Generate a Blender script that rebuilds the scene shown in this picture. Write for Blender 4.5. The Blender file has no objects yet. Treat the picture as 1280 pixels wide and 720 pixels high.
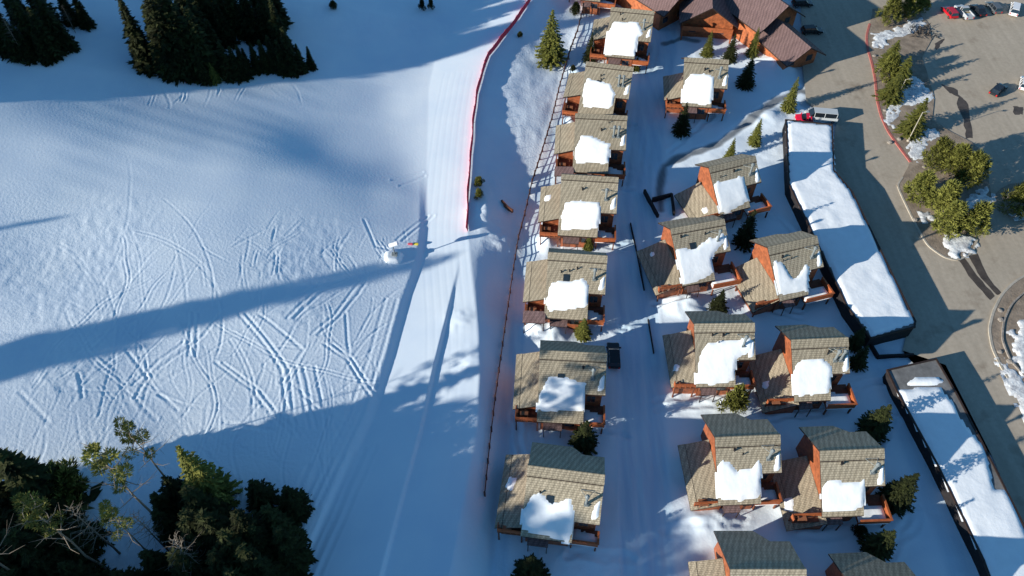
import bpy, bmesh, math, random
import numpy as np
from mathutils import Vector, Matrix
R = math.radians
random.seed(7); np.random.seed(7)
scene = bpy.context.scene
C = scene.collection

# ------------------------------------------------------------------ camera
CH = 110.0; TILT = R(38.6); F = 965.0
cam_d = bpy.data.cameras.new('camera'); cam = bpy.data.objects.new('camera', cam_d); C.objects.link(cam)
cam.location = (0, 0, CH); cam.rotation_euler = (TILT, 0, 0)
cam_d.sensor_width = 36; cam_d.lens = 36 * F / 1280; cam_d.clip_end = 3000; cam_d.clip_start = 1
scene.camera = cam
FW = Vector((0, math.sin(TILT), -math.cos(TILT))); UP = Vector((0, math.cos(TILT), math.sin(TILT)))
def ray(px, py): return FW + Vector(((px - 640) / F, 0, 0)) - UP * ((py - 360) / F)
def P(px, py, z=0.0):
    """point of the place that stands at height z along a line of sight of the survey photo"""
    d = ray(px, py); t = (z - CH) / d.z
    return Vector((d.x * t, d.y * t, z))

# ------------------------------------------------------------------ sun / sky
SUN_AZ = R(23.5); SUN_EL = R(17.0)         # light travels toward +x, turned SUN_AZ toward +y
SDIR = Vector((math.cos(SUN_AZ) * math.cos(SUN_EL), math.sin(SUN_AZ) * math.cos(SUN_EL), -math.sin(SUN_EL)))
sd = bpy.data.lights.new('sun', 'SUN'); sun = bpy.data.objects.new('sun', sd); C.objects.link(sun)
sd.energy = 5.0; sd.angle = R(0.53); sd.color = (1.0, 0.935, 0.81)
sun.rotation_euler = SDIR.to_track_quat('-Z', 'Y').to_euler()
w = bpy.data.worlds.new('World'); scene.world = w; w.use_nodes = True
nt = w.node_tree; sky = nt.nodes.new('ShaderNodeTexSky'); sky.sky_type = 'NISHITA'; sky.sun_disc = False
sky.sun_elevation = SUN_EL
sky.sun_rotation = math.atan2(-SDIR.x, -SDIR.y)
sky.altitude = 2800; sky.air_density = 1.0; sky.dust_density = 0.0; sky.ozone_density = 1.5
tm_ = nt.nodes.new('ShaderNodeMix'); tm_.data_type = 'RGBA'; tm_.blend_type = 'MULTIPLY'; tm_.inputs[0].default_value = 1; tm_.inputs[7].default_value = (.58, .93, 1.02, 1)   # deep high-altitude blue
nt.links.new(sky.outputs[0], tm_.inputs[6]); nt.links.new(tm_.outputs[2], nt.nodes['Background'].inputs[0]); nt.nodes['Background'].inputs[1].default_value = 0.105
scene.view_settings.view_transform = 'Standard'; scene.view_settings.look = 'None'
scene.view_settings.exposure = 0.58; scene.view_settings.gamma = 1.0

# ------------------------------------------------------------------ materials
def mat(name, col, rough=0.8, metal=0.0, noise=None, bump=None, var=None, spec=0.3, objcoord=True, rnd=0.0):
    m = bpy.data.materials.new(name); m.use_nodes = True; n = m.node_tree.nodes; l = m.node_tree.links
    b = n['Principled BSDF']; b.inputs['Roughness'].default_value = rough; b.inputs['Metallic'].default_value = metal
    b.inputs['Specular IOR Level'].default_value = spec
    b.inputs['Base Color'].default_value = (*col, 1)
    tc = n.new('ShaderNodeTexCoord')
    src = tc.outputs['Object'] if objcoord else tc.outputs['Generated']
    if noise:      # (scale, amount)
        t = n.new('ShaderNodeTexNoise'); t.inputs['Scale'].default_value = noise[0]; t.inputs['Detail'].default_value = 6
        t.inputs['Roughness'].default_value = 0.65
        l.new(src, t.inputs['Vector'])
        r = n.new('ShaderNodeValToRGB'); l.new(t.outputs['Fac'], r.inputs[0])
        a = noise[1]; c2 = var or col
        r.color_ramp.elements[0].position = 0.3; r.color_ramp.elements[1].position = 0.7
        r.color_ramp.elements[0].color = (*[c * (1 - a) for c in col], 1)
        r.color_ramp.elements[1].color = (*[min(1, c * (1 + a)) for c in c2], 1)
        out = r.outputs[0]
        if rnd:
            oi = n.new('ShaderNodeObjectInfo'); hs = n.new('ShaderNodeHueSaturation')
            mr = n.new('ShaderNodeMapRange'); mr.inputs[3].default_value = 1 - rnd; mr.inputs[4].default_value = 1 + rnd
            l.new(oi.outputs['Random'], mr.inputs[0]); l.new(mr.outputs[0], hs.inputs['Value']); l.new(out, hs.inputs['Color']); out = hs.outputs[0]
        l.new(out, b.inputs['Base Color'])
    if bump:       # (scale, strength, distance)
        t = n.new('ShaderNodeTexNoise'); t.inputs['Scale'].default_value = bump[0]; t.inputs['Detail'].default_value = 5
        l.new(src, t.inputs['Vector'])
        bp = n.new('ShaderNodeBump'); bp.inputs['Strength'].default_value = bump[1]; bp.inputs['Distance'].default_value = bump[2]
        l.new(t.outputs['Fac'], bp.inputs['Height']); l.new(bp.outputs[0], b.inputs['Normal'])
    return m

def ground_snow_mat():
    m = bpy.data.materials.new('packed_snow'); m.use_nodes = True; n = m.node_tree.nodes; l = m.node_tree.links
    b = n['Principled BSDF']; b.inputs['Roughness'].default_value = 0.75; b.inputs['Specular IOR Level'].default_value = 0.15
    tc = n.new('ShaderNodeTexCoord'); at = n.new('ShaderNodeAttribute'); at.attribute_name = 'cover'
    sep = n.new('ShaderNodeSeparateColor'); l.new(at.outputs['Color'], sep.inputs[0])
    t = n.new('ShaderNodeTexNoise'); t.inputs['Scale'].default_value = 0.12; t.inputs['Detail'].default_value = 8; l.new(tc.outputs['Object'], t.inputs['Vector'])
    r = n.new('ShaderNodeValToRGB'); r.color_ramp.elements[0].position = .3; r.color_ramp.elements[1].position = .7
    r.color_ramp.elements[0].color = (.70, .80, .91, 1); r.color_ramp.elements[1].color = (.80, .88, .95, 1); l.new(t.outputs['Fac'], r.inputs[0])
    # driven-on snow, with the blue shade of the lanes mixed into its colour
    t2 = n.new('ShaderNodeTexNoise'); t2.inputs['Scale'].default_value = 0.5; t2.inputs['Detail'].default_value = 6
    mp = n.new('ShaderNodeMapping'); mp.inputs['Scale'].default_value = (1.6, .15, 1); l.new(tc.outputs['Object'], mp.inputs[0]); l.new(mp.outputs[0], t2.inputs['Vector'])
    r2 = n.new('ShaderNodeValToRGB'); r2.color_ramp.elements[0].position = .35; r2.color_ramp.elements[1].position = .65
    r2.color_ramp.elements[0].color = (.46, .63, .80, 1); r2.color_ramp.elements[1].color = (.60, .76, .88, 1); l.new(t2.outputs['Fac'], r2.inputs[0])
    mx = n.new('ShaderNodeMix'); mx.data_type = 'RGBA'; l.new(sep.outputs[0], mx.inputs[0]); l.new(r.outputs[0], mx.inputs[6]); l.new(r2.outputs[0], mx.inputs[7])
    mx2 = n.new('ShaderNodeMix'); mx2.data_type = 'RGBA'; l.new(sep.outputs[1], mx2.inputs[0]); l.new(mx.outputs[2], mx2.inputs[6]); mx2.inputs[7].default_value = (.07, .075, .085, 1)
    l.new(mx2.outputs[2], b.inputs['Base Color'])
    t3 = n.new('ShaderNodeTexNoise'); t3.inputs['Scale'].default_value = 2.2; t3.inputs['Detail'].default_value = 6; l.new(tc.outputs['Object'], t3.inputs['Vector'])
    ma = n.new('ShaderNodeMath'); ma.operation = 'MULTIPLY'; l.new(t3.outputs['Fac'], ma.inputs[0]); l.new(sep.outputs[2], ma.inputs[1])
    bp = n.new('ShaderNodeBump'); bp.inputs['Strength'].default_value = .5; bp.inputs['Distance'].default_value = .12
    l.new(ma.outputs[0], bp.inputs['Height']); l.new(bp.outputs[0], b.inputs['Normal'])
    return m

def shingle_mat(name, c1, c2, sx=1.0):
    m = bpy.data.materials.new(name); m.use_nodes = True; n = m.node_tree.nodes; l = m.node_tree.links
    b = n['Principled BSDF']; b.inputs['Roughness'].default_value = .85; b.inputs['Specular IOR Level'].default_value = .15
    tc = n.new('ShaderNodeTexCoord')
    br = n.new('ShaderNodeTexBrick'); br.inputs['Scale'].default_value = 1.0
    br.inputs['Brick Width'].default_value = .4; br.inputs['Row Height'].default_value = .26; br.inputs['Mortar Size'].default_value = .03
    br.inputs['Color1'].default_value = (*c1, 1); br.inputs['Color2'].default_value = (*c2, 1)
    br.inputs['Mortar'].default_value = (*[c * .65 for c in c1], 1); br.offset = .32
    l.new(tc.outputs['Object'], br.inputs['Vector'])
    # rows of shingles step sideways, giving slanting streaks
    wv = n.new('ShaderNodeTexWave'); wv.inputs['Scale'].default_value = .42; wv.inputs['Distortion'].default_value = 3.5; wv.inputs['Detail'].default_value = 3
    mp = n.new('ShaderNodeMapping'); mp.inputs['Rotation'].default_value = (0, 0, R(28)); mp.inputs['Scale'].default_value = (1.1, .9, 1); l.new(tc.outputs['Object'], mp.inputs[0]); l.new(mp.outputs[0], wv.inputs['Vector'])
    t = n.new('ShaderNodeTexNoise'); t.inputs['Scale'].default_value = .7; t.inputs['Detail'].default_value = 8; l.new(tc.outputs['Object'], t.inputs['Vector'])
    def mul(a, bsock, lo, hi):
        mr = n.new('ShaderNodeMapRange'); mr.inputs[3].default_value = lo; mr.inputs[4].default_value = hi; l.new(bsock, mr.inputs[0])
        v = n.new('ShaderNodeHueSaturation'); l.new(a, v.inputs['Color']); l.new(mr.outputs[0], v.inputs['Value']); return v.outputs[0]
    c = mul(br.outputs['Color'], wv.outputs['Fac'], .80, 1.12); c = mul(c, t.outputs['Fac'], .72, 1.28)
    oi = n.new('ShaderNodeObjectInfo'); c = mul(c, oi.outputs['Random'], .88, 1.1)
    l.new(c, b.inputs['Base Color'])
    bp = n.new('ShaderNodeBump'); bp.inputs['Strength'].default_value = .6; bp.inputs['Distance'].default_value = .06
    ad = n.new('ShaderNodeMath'); ad.operation = 'ADD'; l.new(br.outputs['Fac'], ad.inputs[0]); ad.inputs[1].default_value = 0
    iv = n.new('ShaderNodeMath'); iv.operation = 'SUBTRACT'; iv.inputs[0].default_value = 1; l.new(ad.outputs[0], iv.inputs[1])
    l.new(iv.outputs[0], bp.inputs['Height']); l.new(bp.outputs[0], b.inputs['Normal'])
    return m

def siding_mat(name, c):
    m = bpy.data.materials.new(name); m.use_nodes = True; n = m.node_tree.nodes; l = m.node_tree.links
    b = n['Principled BSDF']; b.inputs['Roughness'].default_value = .6
    tc = n.new('ShaderNodeTexCoord'); wv = n.new('ShaderNodeTexWave'); wv.bands_direction = 'Z'; wv.wave_profile = 'SAW'
    wv.inputs['Scale'].default_value = 1.1; l.new(tc.outputs['Object'], wv.inputs['Vector'])
    t = n.new('ShaderNodeTexNoise'); t.inputs['Scale'].default_value = 1.5; t.inputs['Detail'].default_value = 6; l.new(tc.outputs['Object'], t.inputs['Vector'])
    r = n.new('ShaderNodeValToRGB'); r.color_ramp.elements[0].color = (*[x * .6 for x in c], 1); r.color_ramp.elements[1].color = (*[min(1, x * 1.35) for x in c], 1)
    r.color_ramp.elements[0].position = .3; r.color_ramp.elements[1].position = .7
    l.new(t.outputs['Fac'], r.inputs[0]); l.new(r.outputs[0], b.inputs['Base Color'])
    bp = n.new('ShaderNodeBump'); bp.inputs['Strength'].default_value = .5; bp.inputs['Distance'].default_value = .03
    l.new(wv.outputs['Fac'], bp.inputs['Height']); l.new(bp.outputs[0], b.inputs['Normal'])
    return m

M = dict(
    snow=ground_snow_mat(),
    rsnow=mat('roof_snow', (.86, .90, .94), .8, noise=(.6, .04), bump=(1.3, .35, .12), spec=.15),
    roof=shingle_mat('tan_shingle', (.36, .31, .23), (.415, .36, .27)),
    roofred=shingle_mat('red_brown_shingle', (.19, .125, .125), (.22, .145, .14)),
    wall=siding_mat('orange_stained_siding', (.30, .088, .034)),
    wall2=siding_mat('lodge_siding', (.36, .105, .036)),
    fascia=mat('dark_fascia', (.035, .022, .018), .6, noise=(3, .3)),
    deck=mat('deck_boards', (.16, .06, .035), .8, noise=(2, .4)),
    rail=mat('rail_wood', (.36, .10, .035), .6, noise=(2, .3)),
    trim=mat('window_trim', (.30, .12, .06), .5, noise=(3, .2)),
    glass=mat('window_glass', (.02, .03, .04), .08, spec=.8),
    metal=mat('galvanised_metal', (.22, .25, .26), .6, .3, noise=(4, .2)),
    dark=mat('dark_timber', (.018, .016, .018), .8, noise=(1.5, .4)),
    fence=mat('fence_wood', (.09, .045, .04), .8, noise=(2, .3)),
    oldsnow=mat('old_snow', (.50, .50, .54), .85, noise=(1.1, .35), var=(.72, .75, .80), bump=(2.5, .6, .15)),
    grey=mat('grey_roof_felt', (.17, .17, .17), .9, noise=(.6, .35), bump=(3, .3, .05)),
    asphalt=None, soil=mat('bare_soil', (.27, .215, .165), .95, noise=(.5, .35), bump=(2.5, .6, .12)),
    redkerb=mat('red_painted_kerb', (.42, .13, .11), .8, noise=(1.2, .25)),
    kerb=mat('concrete_kerb', (.42, .38, .32), .85, noise=(1.2, .2)),
    bark=mat('bark', (.10, .075, .055), .9, noise=(3, .4)),
    palebark=mat('pale_bark', (.20, .165, .13), .9, noise=(3, .35)),
    needle=mat('shaded_needles', (.009, .014, .007), .8, noise=(9, .5), var=(.035, .042, .012), rnd=.3, spec=.2),  # conifer green darkened to hold the shade of the woods
    needle2=mat('sunlit_needles', (.075, .095, .020), .8, noise=(9, .4), var=(.16, .16, .035), rnd=.15, spec=.2),  # brighter yellow green with sunlight in the colour, for lit firs, pines and bushes
    twig=mat('dead_twigs', (.20, .17, .14), .9, noise=(5, .3)),
    net=mat('red_safety_net', (.65, .05, .09), .7, noise=(2, .25)),
    tyre=mat('tyre', (.015, .015, .016), .8), rim=mat('rim', (.3, .3, .32), .3, .9),
    cglass=mat('car_glass', (.012, .016, .022), .06, spec=.9),
    lamp=mat('headlight_lens', (.75, .75, .72), .2), tail=mat('tail_light', (.5, .02, .02), .3),
    stone=mat('boulder', (.28, .25, .22), .9, noise=(2, .35), bump=(3, .6, .1)),
    wet=mat('wet_asphalt', (.075, .06, .05), .55, noise=(.8, .35)),
)
def asphalt_mat():
    m = bpy.data.materials.new('worn_asphalt'); m.use_nodes = True; n = m.node_tree.nodes; l = m.node_tree.links
    b = n['Principled BSDF']; b.inputs['Roughness'].default_value = .92; b.inputs['Specular IOR Level'].default_value = .1
    tc = n.new('ShaderNodeTexCoord')
    def noise(s, d=8, sc=None):
        t = n.new('ShaderNodeTexNoise'); t.inputs['Scale'].default_value = s; t.inputs['Detail'].default_value = d; t.inputs['Roughness'].default_value = .6
        if sc:
            mp = n.new('ShaderNodeMapping'); mp.inputs['Scale'].default_value = sc; mp.inputs['Rotation'].default_value = (0, 0, R(-20)); l.new(tc.outputs['Object'], mp.inputs[0]); l.new(mp.outputs[0], t.inputs['Vector'])
        else: l.new(tc.outputs['Object'], t.inputs['Vector'])
        return t.outputs['Fac']
    def ramp(s, a, c, p0=.3, p1=.7):
        r = n.new('ShaderNodeValToRGB'); r.color_ramp.elements[0].color = (*a, 1); r.color_ramp.elements[1].color = (*c, 1)
        r.color_ramp.elements[0].position = p0; r.color_ramp.elements[1].position = p1; l.new(s, r.inputs[0]); return r.outputs[0]
    def mix(f, a, c, mode='MIX'):
        x = n.new('ShaderNodeMix'); x.data_type = 'RGBA'; x.blend_type = mode
        if isinstance(f, float): x.inputs[0].default_value = f
        else: l.new(f, x.inputs[0])
        l.new(a, x.inputs[6]); l.new(c, x.inputs[7]); return x.outputs[2]
    base = ramp(noise(.05), (.415, .355, .28), (.465, .40, .32))
    fine = ramp(noise(1.6, 10), (.90, .90, .90), (1.06, 1.06, 1.06))
    streak = ramp(noise(.35, 6, (2.2, .12, 1)), (.90, .90, .90), (1.03, 1.03, 1.03), .35, .65)
    stain = ramp(noise(.16, 9), (.72, .69, .67), (1, 1, 1), .28, .42)
    c = mix(1.0, base, fine, 'MULTIPLY'); c = mix(1.0, c, streak, 'MULTIPLY'); c = mix(1.0, c, stain, 'MULTIPLY')
    l.new(c, b.inputs['Base Color'])
    return m
M['asphalt'] = asphalt_mat()
def paint(name, c, r=.3): return mat(name, c, r, spec=.5)

# ------------------------------------------------------------------ object helpers
def link(name, bm, m, parent=None, smooth=False):
    me = bpy.data.meshes.new(name)
    bmesh.ops.recalc_face_normals(bm, faces=bm.faces)
    bm.to_mesh(me); bm.free()
    for x in (m if isinstance(m, (list, tuple)) else [m]): me.materials.append(x)
    if smooth:
        for p in me.polygons: p.use_smooth = True
    o = bpy.data.objects.new(name, me); C.objects.link(o)
    if parent: o.parent = parent
    return o
def tag(o, label, cat, group=None):
    o['label'] = label; o['category'] = cat
    if group: o['group'] = group
    return o
def struct(o, kind='structure'): o['kind'] = kind; return o
def thing(name, loc, label, cat, group=None, rz=0):
    o = bpy.data.objects.new(name, None); C.objects.link(o); o.location = loc; o.rotation_euler = (0, 0, rz)
    o.empty_display_size = .5
    return tag(o, label, cat, group)
def box(bm, x0, x1, y0, y1, z0, z1, mi=0):
    vs = [bm.verts.new(p) for p in ((x0, y0, z0), (x1, y0, z0), (x1, y1, z0), (x0, y1, z0), (x0, y0, z1), (x1, y0, z1), (x1, y1, z1), (x0, y1, z1))]
    for f in ((0, 3, 2, 1), (4, 5, 6, 7), (0, 1, 5, 4), (1, 2, 6, 5), (2, 3, 7, 6), (3, 0, 4, 7)):
        bm.faces.new([vs[i] for i in f]).material_index = mi
def tube(bm, a, b, r0, r1=None, n=6, mi=0, cap=True):
    a, b = Vector(a), Vector(b); r1 = r0 if r1 is None else r1; d = b - a
    if d.length < 1e-5: return
    q = d.to_track_quat('Z', 'Y'); A = []; B = []
    for i in range(n):
        t = 2 * math.pi * i / n; v = q @ Vector((math.cos(t), math.sin(t), 0))
        A.append(bm.verts.new(a + v * r0)); B.append(bm.verts.new(b + v * r1))
    for i in range(n): bm.faces.new((A[i], A[(i + 1) % n], B[(i + 1) % n], B[i])).material_index = mi
    if cap: bm.faces.new(A[::-1]).material_index = mi; bm.faces.new(B).material_index = mi
def slab(bm, pts, th, mtop=0, mside=1):
    """pts: 3-D outline of the upper face"""
    T = [bm.verts.new(p) for p in pts]; B = [bm.verts.new((p[0], p[1], p[2] - th)) for p in pts]
    bm.faces.new(T).material_index = mtop; bm.faces.new(B[::-1]).material_index = mside
    for i in range(len(T)):
        j = (i + 1) % len(T); bm.faces.new((T[i], B[i], B[j], T[j])).material_index = mside

# ------------------------------------------------------------------ terrain
ZP = 2.4
def curve(pts, z):
    w = sorted([(P(a, b, z).y, P(a, b, z).x) for a, b in pts]); return np.array([q[0] for q in w]), np.array([q[1] for q in w])
RE = curve([(664, 0), (630, 45), (612, 70), (602, 95), (594, 150), (590, 200), (585, 290), (590, 340), (597, 400), (600, 460), (596, 540), (582, 620), (562, 720)], ZP)
LE = curve([(575, 30), (545, 70), (536, 110), (534, 200), (535, 290), (530, 330), (515, 372), (495, 450), (470, 525), (425, 620), (380, 720)], ZP)
FE = curve([(735, 0), (715, 60), (692, 150), (668, 230), (651, 300), (636, 400), (621, 500), (612, 560), (605, 640), (598, 720)], 0)
def vnoise(x, y, s, seed=0):
    x = np.asarray(x, float) / s + seed * 17.3; y = np.asarray(y, float) / s - seed * 9.1
    xi = np.floor(x); yi = np.floor(y); fx = x - xi; fy = y - yi; fx = fx * fx * (3 - 2 * fx); fy = fy * fy * (3 - 2 * fy)
    def h(a, b):
        v = np.sin(a * 127.1 + b * 311.7 + seed) * 43758.5453; return v - np.floor(v)
    return (h(xi, yi) * (1 - fx) + h(xi + 1, yi) * fx) * (1 - fy) + (h(xi, yi + 1) * (1 - fx) + h(xi + 1, yi + 1) * fx) * fy - .5
def ss(t): t = np.clip(t, 0, 1); return t * t * (3 - 2 * t)
RB = curve([(985, -40), (1003, 80), (1008, 130), (1048, 152), (1052, 215), (1150, 400), (1128, 438), (1182, 458), (1290, 690), (1350, 800)], 0)
def T0(x, y):
    """large shape of the land"""
    x = np.asarray(x, float); y = np.asarray(y, float)
    r = np.interp(y, *RE); l = np.interp(y, *LE); f = np.interp(y, *FE)
    d = l - x
    bermh = .5 * ss((118 - y) / 25)          # cut bank along the groomed strip in the nearer part
    sf = 1.5 + 13 * ss((y - 108) / 22); dd = np.clip(d, 0, 150); rise = np.tan(R(7.2) + R(7.4) * np.clip((y - 70) / 62, 0, 1)) * (dd - sf * (1 - np.exp(-dd / sf))) + .5 * vnoise(x, y, 26, 3) * ss(d / 15) * 2.2
    left = ZP + bermh * ss(d / 1.8) + rise
    wbank = np.maximum(f - r, 6)
    t = (x - r) / (wbank * .92)
    bank = (ZP + .05 * (r - l)) * (1 - .4 * ss(t) - .6 * np.clip(t, 0, 1)) + (.7 * vnoise(x, y, 10, 5) + .35 * vnoise(x, y, 5, 55)) * ss(t * 3) * ss((1.2 - t) * 3)
    return np.where(x < l, left, np.where(x < r, ZP + .05 * (x - l), bank))
def Tz(x, y): return float(T0(x, y))
def G(px, py, dz=0.0):
    z = 0.0
    for _ in range(12):
        p = P(px, py, z + dz); z = .5 * z + .5 * Tz(p.x, p.y)
    p = P(px, py, z + dz); return Vector((p.x, p.y, z))

def axis(parts):
    out = []
    for a, b, s in parts: out += list(np.arange(a, b, s))
    return np.array(out + [parts[-1][1]])
GX = axis([(-900, -400, 60), (-400, -150, 8), (-150, -78, .4), (-78, -8, .16), (-8, 16, .3), (16, 165, .5), (165, 300, 8), (300, 900, 60)])
GY = axis([(-300, -20, 40), (-20, 28, 3), (28, 60, .3), (60, 100, .16), (100, 125, .3), (125, 192, .4), (192, 300, 6), (300, 1200, 60)])
X, Y = np.meshgrid(GX, GY); Z = T0(X, Y)
rB = np.interp(Y, *RE); lB = np.interp(Y, *LE); fB = np.interp(Y, *FE); roadB = np.interp(Y, *RB)
leftm = ss((lB - X) / 2); bankm = ss((X - rB) / 1.5) * (X < fB + 8)
vill = ss((X - rB) / 3) * ss((roadB - 2.5 - X) / 3)
# rough snow
scuff = ss((vnoise(X, Y, 16, 11) + .10) * 4) * leftm
far_smooth = ss((104 - Y) / 14) * .9 + .03 * (Y < 150) + .6 * ss((Y - 158) / 8)      # the farther half of the run is groomed
u1 = X * .94 + Y * .34; v1 = Y * .94 - X * .34
Z += ss((lB - X) / 14) * (.42 * vnoise(u1 * .18, v1, 8, 51) + .07 * vnoise(u1 * .12, v1, 3.1, 52)) * ss((Y - 92) / 20)
Z += scuff * far_smooth * (.06 * vnoise(X, Y * .5, .8, 1) + .02 * vnoise(X + .6 * Y, Y - .6 * X, 2.0, 2) + .05 * vnoise(X * .4 + Y, Y * .4 - X, .9, 12))
Z += ss((lB - X) / 12) * .9 * vnoise(X, Y, 11, 8) * .35
Z += leftm * (1 - far_smooth) * .012 * np.sin((X * .25 + Y) * 1.5) * ss(vnoise(X, Y, 20, 9) * 3)
Z += bankm * (.07 * vnoise(X, Y * .6, 1.1, 4) + .16 * vnoise(X, Y * .7, 3, 6)) * ss((X - rB) / 3)
Z += vill * (1 - bankm) * (.10 * vnoise(X, Y, 1.2, 14) + .25 * vnoise(X, Y, 4.5, 15) + .1)
# the groomed strip stands proud of the bank beside it in the near part
OE = curve([(562, 400), (547, 460), (530, 540), (508, 620), (482, 720), (575, 340)], ZP)
xo = np.interp(Y, *OE); Z += .55 * ss((94 - Y) / 20) * ss((xo - X) / .7)
# --- streets and paths worn into the snow
def pdist(pts, z=0.0):
    w_ = [P(a, b, z) for a, b in pts]; D = np.full(X.shape, 1e9)
    for a, b in zip(w_[:-1], w_[1:]):
        dx, dy = b.x - a.x, b.y - a.y; L = dx * dx + dy * dy
        t = np.clip(((X - a.x) * dx + (Y - a.y) * dy) / L, 0, 1)
        D = np.minimum(D, np.hypot(X - a.x - t * dx, Y - a.y - t * dy))
    return D
packed_shade = np.zeros(X.shape); bare = np.zeros(X.shape)
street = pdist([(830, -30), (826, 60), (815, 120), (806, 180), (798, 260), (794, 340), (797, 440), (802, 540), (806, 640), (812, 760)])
packed_shade = np.maximum(packed_shade, .9 * ss((4.4 - street) / 1.2)); Z -= .12 * ss((4.2 - street) / 1.5)
for off in (.9, 2.6): Z -= .05 * np.exp(-((street - off) / .25) ** 2)
p = pdist([(745, 10), (715, 110), (694, 180), (672, 260), (656, 340), (644, 440), (633, 540), (626, 640), (620, 740)])
packed_shade = np.maximum(packed_shade, .7 * ss((1.9 - p) / 1.0)); Z -= .1 * ss((2 - p) / 1.2)
p = pdist([(1092, 440), (1120, 500), (1150, 580), (1185, 660), (1210, 740)])
packed_shade = np.maximum(packed_shade, .5 * ss((2.6 - p) / 1.5)); Z -= .12 * ss((2.6 - p) / 1.2)
p = pdist([(905, 290), (925, 380), (945, 500), (985, 560), (985, 660), (1010, 740)])
packed_shade = np.maximum(packed_shade, .35 * ss((1.6 - p) / 1.0)); Z -= .12 * ss((1.8 - p) / 1.2)
p = pdist([(826, 262), (824, 235), (831, 207), (858, 195), (900, 178), (936, 152), (970, 126), (1000, 112), (1030, 118)])
wob = 1.3 + 1.0 * vnoise(X, Y, 3, 21)
bare = np.maximum(bare, .8 * ss((wob - p) / .9)); Z -= .25 * ss((1.7 - p) / 1.2)
p = pdist([(832, 55), (852, 48), (872, 52)]); bare = np.maximum(bare, .75 * ss((1.2 + vnoise(X, Y, 2, 23) - p) / .7))
# dirty melted margin by the road
edge = np.abs(roadB - X)
bare = np.maximum(bare, .5 * ss((2.0 + 5 * vnoise(X, Y, 3.5, 31) - edge) / 1.5) * (Y > 118))
# mounds of shovelled snow
for px, py, h, r in ((684, 303, 1.4, 1.8), (668, 412, 1.6, 2.0), (690, 414, 1.5, 2.4), (720, 90, .9, 1.6), (712, 152, .8, 1.3), (865, 382, 1.3, 2.2), (845, 385, .8, 1.8),
                     (1040, 440, .6, 1.5), (870, 655, 1.0, 2.6), (900, 650, .9, 2.4), (985, 640, .7, 1.5), (965, 80, 1.3, 2.6), (985, 88, .9, 2), (820, 20, .6, 2), (960, 145, .9, 2.5), (940, 150, .6, 2),
                     (700, 530, .6, 2), (610, 270, 1.0, 3), (627, 300, .8, 2.5), (575, 400, .3, 2.2), (590, 450, .35, 2.5)):
    q = G(px, py); Z += h * np.exp(-((X - q.x) ** 2 + (Y - q.y) ** 2) / (r * r)) * (1 + .5 * vnoise(X, Y, 1, 40))
# --- ski and machine tracks pressed into the slope
def carve(pts, width, depth, rim=.5):
    global Z
    acc = []
    for (ax, ay), (bx, by) in zip(pts[:-1], pts[1:]):
        n = max(2, int(math.hypot(bx - ax, by - ay) / .12)); t = np.linspace(0, 1, n, endpoint=False)
        acc += list(zip(ax + (bx - ax) * t, ay + (by - ay) * t))
    A = np.array(acc); x0, x1 = A[:, 0].min() - 1.5, A[:, 0].max() + 1.5; y0, y1 = A[:, 1].min() - 1.5, A[:, 1].max() + 1.5
    i0, i1 = np.searchsorted(GX, (x0, x1)); j0, j1 = np.searchsorted(GY, (y0, y1))
    if i1 <= i0 + 1 or j1 <= j0 + 1: return
    sx = X[j0:j1, i0:i1]; sy = Y[j0:j1, i0:i1]; D = np.full(sx.shape, 9.0)
    for (ax, ay), (bx, by) in zip(pts[:-1], pts[1:]):
        dx, dy = bx - ax, by - ay; L = dx * dx + dy * dy + 1e-9
        t = np.clip(((sx - ax) * dx + (sy - ay) * dy) / L, 0, 1); D = np.minimum(D, np.hypot(sx - ax - t * dx, sy - ay - t * dy))
    Z[j0:j1, i0:i1] += -depth * np.exp(-(D / width) ** 2) + rim * depth * np.exp(-((D - 2.0 * width) / (width * .8)) ** 2)
def px_track(pts, width=.22, depth=.055, jitter=.10, par=0):
    par = min(par, 1)
    w_ = [G(a, b) for a, b in pts]; out = []
    for k in range(par + 1):
        o = k * 1.1; pl = []
        for a, b in zip(w_[:-1], w_[1:]):
            n = max(2, int((b - a).length / 2.5))
            for i in range(n):
                q = a.lerp(b, i / n); pl.append((q.x + o + random.uniform(-jitter, jitter), q.y + random.uniform(-jitter, jitter)))
        pl.append((w_[-1].x + o, w_[-1].y)); carve(pl, width, depth)
for t_, pr in (([(299, 393), (334, 435), (353, 463), (361, 538)], 2), ([(270, 455), (317, 490), (340, 521), (366, 546)], 2), ([(239, 393), (237, 447)], 1),
          ([(200, 463), (254, 424), (275, 395)], 0), ([(449, 354), (418, 397), (390, 420)], 1), ([(406, 432), (433, 451), (464, 498)], 1), ([(433, 393), (437, 443)], 0),
          ([(371, 459), (387, 537)], 1), ([(167, 483), (200, 453), (230, 430)], 0), ([(200, 495), (223, 515)], 0), ([(173, 503), (197, 527)], 0), ([(27, 493), (63, 530)], 0),
          ([(325, 395), (380, 440), (352, 480)], 0), ([(395, 460), (408, 540)], 0), ([(280, 530), (335, 540)], 1), ([(290, 552), (340, 530)], 0), ([(160, 440), (185, 475), (170, 500)], 0),
          ([(100, 470), (105, 500)], 0), ([(455, 275), (470, 308), (492, 314)], 0), ([(490, 225), (528, 215)], 0), ([(500, 232), (531, 220)], 0), ([(495, 300), (535, 270)], 1), ([(360, 400), (395, 365), (430, 350)], 1)):
    px_track(t_, par=pr)
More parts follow.
